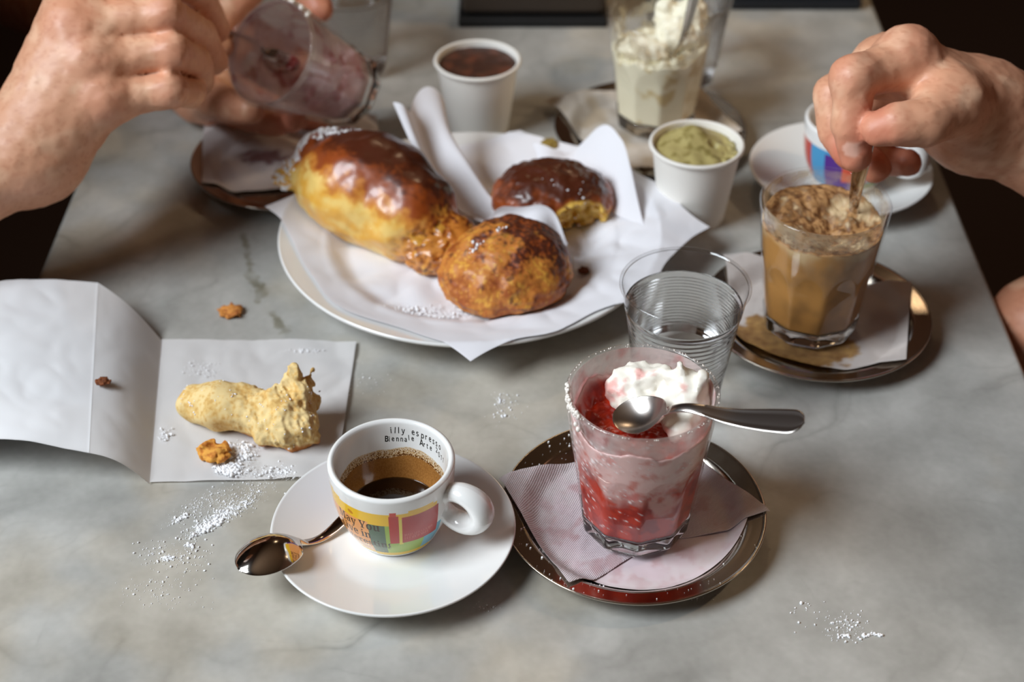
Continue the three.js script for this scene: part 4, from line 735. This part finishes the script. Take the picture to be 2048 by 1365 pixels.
{ // the person on the left: right hand (nearer) with the spoon, left hand round the glass
  const q = (u, v, z, r) => [Q(u, v, z), r];
  const wrist = Q(62, 300, -0.790), fore = wrist.clone().add(V(-0.115, -0.03, 0.07)), elbow = wrist.clone().add(V(-0.205, -0.055, 0.125));
  const iM = q(158, -22, -0.845, 0.0145), mM = q(152, 60, -0.825, 0.0145), rM = q(184, 124, -0.812, 0.0135), pM = q(214, 200, -0.800, 0.0125);
  const index = [iM, q(300, -70, -0.845, 0.0105), q(395, -15, -0.875, 0.0098), q(432, 58, -0.905, 0.009)];
  const middle = [mM, q(330, 26, -0.830, 0.0103), q(400, 66, -0.865, 0.0096), q(428, 122, -0.892, 0.009)];
  const ring = [rM, q(344, 102, -0.818, 0.0099), q(394, 126, -0.850, 0.0092), q(402, 160, -0.876, 0.0088)];
  const pinky = [pM, q(338, 181, -0.806, 0.0093), q(384, 188, -0.832, 0.0086), q(386, 176, -0.858, 0.008)];
  const thumb = [q(150, 150, -0.875, 0.016), q(270, 60, -0.905, 0.0135), q(370, 50, -0.925, 0.0115), q(440, 92, -0.928, 0.0095)];
  const right = handMesh({ arm: [[elbow, 0.041], [fore, 0.034], [wrist, 0.0255]], palm: [[wrist, 0.024, iM[0], 0.015], [wrist, 0.024, mM[0], 0.0155], [wrist, 0.024, rM[0], 0.0148], [wrist, 0.023, pM[0], 0.0138], [wrist, 0.022, thumb[0][0], 0.017], [Q(120, 215, -0.812), 0.018, rM[0], 0.014]],
    fingers: [index, middle, ring, pinky, thumb], knuckles: [[mM[0].clone().add(V(0, 0.003, 0.004)), 0.0145], [rM[0].clone().add(V(0, 0.003, 0.004)), 0.0135], [pM[0].clone().add(V(0, 0.003, 0.004)), 0.0125], [middle[1][0].clone().add(V(0.001, 0.001, 0.003)), 0.0095], [ring[1][0].clone().add(V(0.001, 0.001, 0.003)), 0.0092], [pinky[1][0].clone().add(V(0.001, 0.001, 0.003)), 0.0086]] });
  const w2 = Q(340, 120, -1.04), e2 = w2.clone().add(V(-0.15, -0.02, -0.18));
  const Lm = [q(420, 60, -1.02, 0.0145), q(425, 120, -1.005, 0.0145), q(428, 170, -0.99, 0.014), q(432, 210, -0.975, 0.0125)];
  const lf = [[Lm[0], q(520, -45, -1.045, 0.0115), q(600, -30, -1.05, 0.0105), q(640, 18, -1.035, 0.0095)], [Lm[1], q(500, 60, -1.05, 0.0115), q(590, 120, -1.06, 0.0105), q(640, 150, -1.04, 0.0095)], [Lm[2], q(505, 200, -1.0, 0.0112), q(580, 236, -0.985, 0.0102), q(640, 232, -0.965, 0.009)], [Lm[3], q(490, 232, -0.962, 0.0105), q(545, 246, -0.945, 0.0095), q(592, 238, -0.93, 0.0085)], [q(395, 190, -0.985, 0.017), q(425, 200, -0.955, 0.014), q(462, 215, -0.935, 0.0115), q(500, 222, -0.922, 0.0095)]];
  const left = handMesh({ tone: 0.6, arm: [[e2, 0.043], [w2, 0.027]], palm: [...Lm.map((m) => [w2, 0.023, m[0], m[1]]), [w2, 0.022, lf[4][0][0], 0.016]], fingers: lf, tips: [[lf[0][3][0], 0.012], [lf[3][3][0], 0.011], [lf[2][3][0], 0.011]] });
  const cx = -0.64, cz = -0.87;
  person('person in dark clothes holding a tilted glass and a spoon over the left tray', cx, cz, 1, [right, left], [[V(cx, T + 0.40, cz + 0.19), elbow], [V(cx, T + 0.40, cz - 0.19), e2]], cloth);
  spoon('dark steel spoon scraping out the tilted strawberry glass', Q(590, 142, -0.955), Q(418, 62, -0.912), 0.9, 0.12, 0.85);
}
{ // the person on the right: right hand stirring the coffee granita, left arm at the table's edge
  const q = (u, v, z, r) => [Q(u, v, z), r];
  const wrist = Q(1955, 232, -0.775), elbow = wrist.clone().add(V(0.22, -0.085, 0.04));
  const iM = q(1812, 118, -0.765, 0.0145), mM = q(1768, 128, -0.788, 0.0145), rM = q(1790, 150, -0.812, 0.0135), pM = q(1830, 180, -0.83, 0.0125);
  const index = [iM, q(1708, 160, -0.745, 0.0112), q(1700, 252, -0.735, 0.0102), q(1712, 312, -0.732, 0.0088)];
  const middle = [mM, q(1668, 190, -0.765, 0.0115), q(1672, 262, -0.755, 0.0102), q(1700, 310, -0.745, 0.0088)];
  const ring = [rM, q(1690, 240, -0.80, 0.0112), q(1720, 310, -0.785, 0.0102), q(1752, 335, -0.77, 0.009)];
  const pinky = [pM, q(1740, 285, -0.822, 0.0105), q(1775, 322, -0.805, 0.0092), q(1815, 326, -0.79, 0.0082)];
  const thumb = [q(1905, 205, -0.745, 0.0165), q(1850, 245, -0.725, 0.0135), q(1795, 248, -0.722, 0.0115), q(1757, 258, -0.724, 0.0095)];
  const right = handMesh({ tone: 0.25, arm: [[elbow, 0.044], [wrist.clone().lerp(elbow, 0.45), 0.037], [wrist, 0.0255]], palm: [[wrist, 0.024, iM[0], 0.0155], [wrist, 0.024, mM[0], 0.0155], [wrist, 0.024, rM[0], 0.0148], [wrist, 0.023, pM[0], 0.0138], [wrist, 0.022, thumb[0][0], 0.0175]],
    fingers: [index, middle, ring, pinky, thumb], knuckles: [[iM[0].clone().add(V(0, 0.003, 0)), 0.0142], [index[1][0].clone().add(V(-0.001, 0.002, 0)), 0.0114]], tips: [[index[3][0], 0.012], [thumb[3][0], 0.012], [ring[3][0], 0.012], [pinky[3][0], 0.012], [middle[3][0], 0.011]], nails: [[Q(1703, 300, -0.7245), 0.0052]] });
  const w2 = P(2082, 655, -0.02), e2 = w2.clone().add(V(0.2, 0.02, 0.06));
  const left = handMesh({ tone: 0.8, arm: [[e2, 0.043], [w2, 0.028]], palm: [[w2, 0.026, w2.clone().add(V(-0.008, -0.05, -0.02)), 0.02], [w2, 0.026, w2.clone().add(V(0.012, -0.055, 0.02)), 0.018]], fingers: [0, 1, 2, 3].map((i) => [[w2.clone().add(V(-0.012 + i * 0.009, -0.055, -0.03 + i * 0.019)), 0.0115], [w2.clone().add(V(0.0 + i * 0.008, -0.095, -0.034 + i * 0.019)), 0.0105], [w2.clone().add(V(0.02 + i * 0.008, -0.115, -0.034 + i * 0.018)), 0.009]]).concat([[[w2.clone().add(V(-0.012, -0.02, 0.02)), 0.014], [w2.clone().add(V(-0.006, -0.06, 0.045)), 0.011], [w2.clone().add(V(0.008, -0.082, 0.05)), 0.009]]]), cell: 0.003 });
  const cx = 0.68, cz = -0.86;
  person('person in dark clothes stirring the coffee granita with a spoon', cx, cz, -1, [right, left], [[V(cx, T + 0.40, cz - 0.19), elbow], [V(cx, T + 0.40, cz + 0.19), e2]], cloth2);
}

// ---------------------------------------------------------------- at the far end of the table
{
  const o = P(1066, 52, 0); o.y = T; o.z -= 0.045;
  const t = thing('napkin_dispenser', 'dark metal napkin dispenser at the far end of the table', 'dispenser', o), m = std({ color: C(72, 62, 54), roughness: 0.35, metalness: 0.5 });
  part(t, 'base', box(0.118, 0.008, 0.098, 0, 0.004, 0, 0.002), std({ color: C(12, 12, 13), roughness: 0.6 }), 'black base');
  part(t, 'housing', box(0.112, 0.1, 0.088, 0, 0.058, 0, 0.006), m, 'dark brown metal housing'); part(t, 'napkin_stack', box(0.07, 0.004, 0.03, 0, 0.110, 0, 0.001), M.whitePaper, 'white napkins');
  const o2 = P(1590, 14, 0); o2.y = T; o2.z -= 0.03;
  const w = thing('wallet', 'dark blue leather wallet at the far end of the table', 'wallet', o2), lm = std({ color: C(16, 20, 26), roughness: 0.55 });
  part(w, 'cover', box(0.105, 0.009, 0.075, 0, 0.0145, 0, 0.003), lm); part(w, 'lower_cover', box(0.105, 0.009, 0.075, 0, 0.005, 0, 0.003), lm); part(w, 'spine', box(0.006, 0.018, 0.074, -0.0515, 0.0095, 0, 0.003), lm);
}

// ---------------------------------------------------------------- powdered sugar
const grainGeo = new THREE.IcosahedronGeometry(1, 1);
function sugarOn(label, spots, seed) {
  // spots: [count, where(rng) -> {p, r}]
  const rng = rngOf(seed), list = []; for (const [n, w] of spots) for (let i = 0; i < n; i++) { const s = w(rng); if (s) list.push(s); }
  const im = new THREE.InstancedMesh(grainGeo, M.sugar, list.length), m = new THREE.Matrix4(), q = new THREE.Quaternion(), e = new THREE.Euler();
  list.forEach(({ p, r }, i) => { e.set(rng() * 6, rng() * 6, rng() * 6); q.setFromEuler(e); m.compose(p, q, V(r * (0.7 + rng() * 0.6), r * (0.6 + rng() * 0.4), r * (0.7 + rng() * 0.6))); im.setMatrixAt(i, m); });
  im.name = numbered('powdered_sugar'); im.userData = { label, category: 'sugar', kind: 'stuff' }; shade(im); scene.add(im);
}
const gauss = (r) => (r() + r() + r() - 1.5) / 1.5;
const spotP = (u, v, du, dv, h, r0_, r1_, ang = 0) => (r) => { const a = gauss(r) * du, b = gauss(r) * dv, s = lerp(r0_, r1_, Math.pow(r(), 5)), p = P(u + a * Math.cos(ang) - b * Math.sin(ang), v + a * Math.sin(ang) + b * Math.cos(ang), h); p.y += s * 0.5; return { p, r: s }; };
const streak = -0.52;
sugarOn('powdered sugar spilled and smeared over the marble left of the espresso saucer', [
  [900, spotP(440, 1035, 120, 22, 0, 0.00018, 0.0007, streak)], [260, spotP(420, 1052, 60, 12, 0, 0.0003, 0.0012, streak)], [500, spotP(480, 1000, 130, 40, 0, 0.00014, 0.0005, streak)], [300, spotP(400, 1010, 110, 26, 0, 0.00015, 0.0005, streak)], [60, spotP(358, 1040, 26, 8, 0, 0.0003, 0.0009, streak)],
  [220, spotP(350, 1110, 110, 45, 0, 0.00018, 0.0007)], [120, spotP(330, 1180, 130, 60, 0, 0.00018, 0.0006)], [60, spotP(337, 1118, 14, 7, 0, 0.0003, 0.0010)], [50, spotP(380, 1092, 14, 6, 0, 0.0003, 0.0010)]], 21);
sugarOn('powdered sugar scattered on the marble between the saucer and the trays', [
  [60, spotP(1010, 820, 55, 45, 0, 0.0002, 0.0009)], [40, spotP(1000, 800, 18, 18, 0, 0.0002, 0.0008)], [20, spotP(970, 1215, 40, 14, 0, 0.0002, 0.0007)], [30, spotP(730, 760, 60, 60, 0, 0.0002, 0.0009)], [20, spotP(1395, 1195, 60, 15, 0, 0.0002, 0.0006)]], 22);
sugarOn('powdered sugar sprinkled on bare marble at the table corner', [
  [150, spotP(1690, 1255, 70, 38, 0, 0.00018, 0.0007)], [45, spotP(1740, 1272, 34, 8, 0, 0.0003, 0.0010)], [25, spotP(1690, 1275, 16, 6, 0, 0.0003, 0.0010)], [20, spotP(1620, 1235, 60, 50, 0, 0.0003, 0.0008)]], 23);
sugarOn('powdered sugar on the bakery bag round the torn brioche piece', [
  [700, spotP(455, 940, 34, 16, 0.0025, 0.00022, 0.0011)], [600, spotP(480, 905, 45, 28, 0.0025, 0.00022, 0.0010)], [160, spotP(520, 945, 70, 20, 0.0025, 0.0002, 0.0009)], [90, spotP(330, 870, 22, 20, 0.0022, 0.0002, 0.0008)], [60, spotP(400, 740, 60, 24, 0.0025, 0.0002, 0.0006)], [50, spotP(610, 702, 60, 8, 0.0025, 0.0002, 0.0008)], [140, spotP(575, 945, 34, 22, 0.0025, 0.0002, 0.0009)]], 24);
sugarOn('powdered sugar at the front of the greaseproof paper on the plate', [
  [200, (r) => { const p = P(860 + gauss(r) * 110, 625 + gauss(r) * 26, 0.012); p.y = T + plateH(p) + 0.003; return { p, r: lerp(0.0003, 0.0011, Math.pow(r(), 4)) }; }]], 25);
sugarOn('sugar grains on the steel tray and napkin of the strawberry granita', [
  [90, (r) => { const a = Math.PI * (0.65 + r() * 0.75), d = 0.045 + r() * 0.02, p = V(berryTray.x + Math.cos(a) * d, 0, berryTray.z - Math.sin(a) * d); p.y = T + trayTop(d) + 0.0004; return { p, r: lerp(0.00015, 0.0008, Math.pow(r(), 4)) }; }], [34, (r) => { const a = -Math.PI * r(), d = 0.055 + r() * 0.011, p = V(berryTray.x + Math.cos(a) * d, 0, berryTray.z - Math.sin(a) * d); p.y = T + trayTop(d) + 0.0003; return { p, r: lerp(0.00012, 0.0005, Math.pow(r(), 4)) }; }]], 26);
function onBun({ g, o }, pick, n, seed, label, s0, s1) {
  const p = g.attributes.position, nn = g.attributes.normal, ok = []; for (let i = 0; i < p.count; i++) if (nn.getY(i) > 0.2 && pick(V(p.getX(i) + o.x, p.getY(i) + o.y, p.getZ(i) + o.z))) ok.push(i);
  if (ok.length) sugarOn(label, [[n, (r) => { const i = ok[Math.floor(r() * ok.length)]; return { p: V(p.getX(i) + o.x, p.getY(i) + o.y, p.getZ(i) + o.z), r: lerp(s0, s1, Math.pow(r(), 3)) }; }]], seed);
}
{
  const a = P(640, 300, 0.05), b = P(690, 275, 0.06), c = P(590, 345, 0.035), d1 = P(1000, 470, 0.05), d2 = P(955, 510, 0.04), d3 = P(1190, 370, 0.03), e = P(960, 610, 0.014);
  const near = (list, r) => (p) => list.some((q) => Math.hypot(p.x - q.x, p.z - q.z) < r * (0.6 + 0.6 * n3(p.x * 120, p.y * 120, p.z * 120)));
  onBun(longBun, near([a, c, P(575, 385, 0.02), P(608, 330, 0.04)], 0.015), 620, 31, 'powdered sugar on the torn end of the long brioche', 0.0004, 0.0018);
  onBun(longBun, near([b], 0.012), 40, 35, 'sugar grains on top of the long brioche', 0.0004, 0.0012);
  onBun(frontBun, near([d1, d2], 0.006), 22, 32, 'powdered sugar specks on the front bun', 0.0004, 0.0014);
  onBun(rearBun, near([P(1090, 345, 0.05), P(1160, 370, 0.045)], 0.008), 12, 33, 'sugar grains on the rear bun', 0.0004, 0.001);
  onBun(tornBun, (p) => n3(p.x * 90, p.y * 90, p.z * 90) > 0.3, 90, 34, 'sugar grains on the torn brioche piece', 0.0003, 0.0007);
}

scene.traverse((o) => { if (o.isLight) o.castShadow = !o.isRectAreaLight; });
renderer.render(scene, camera);
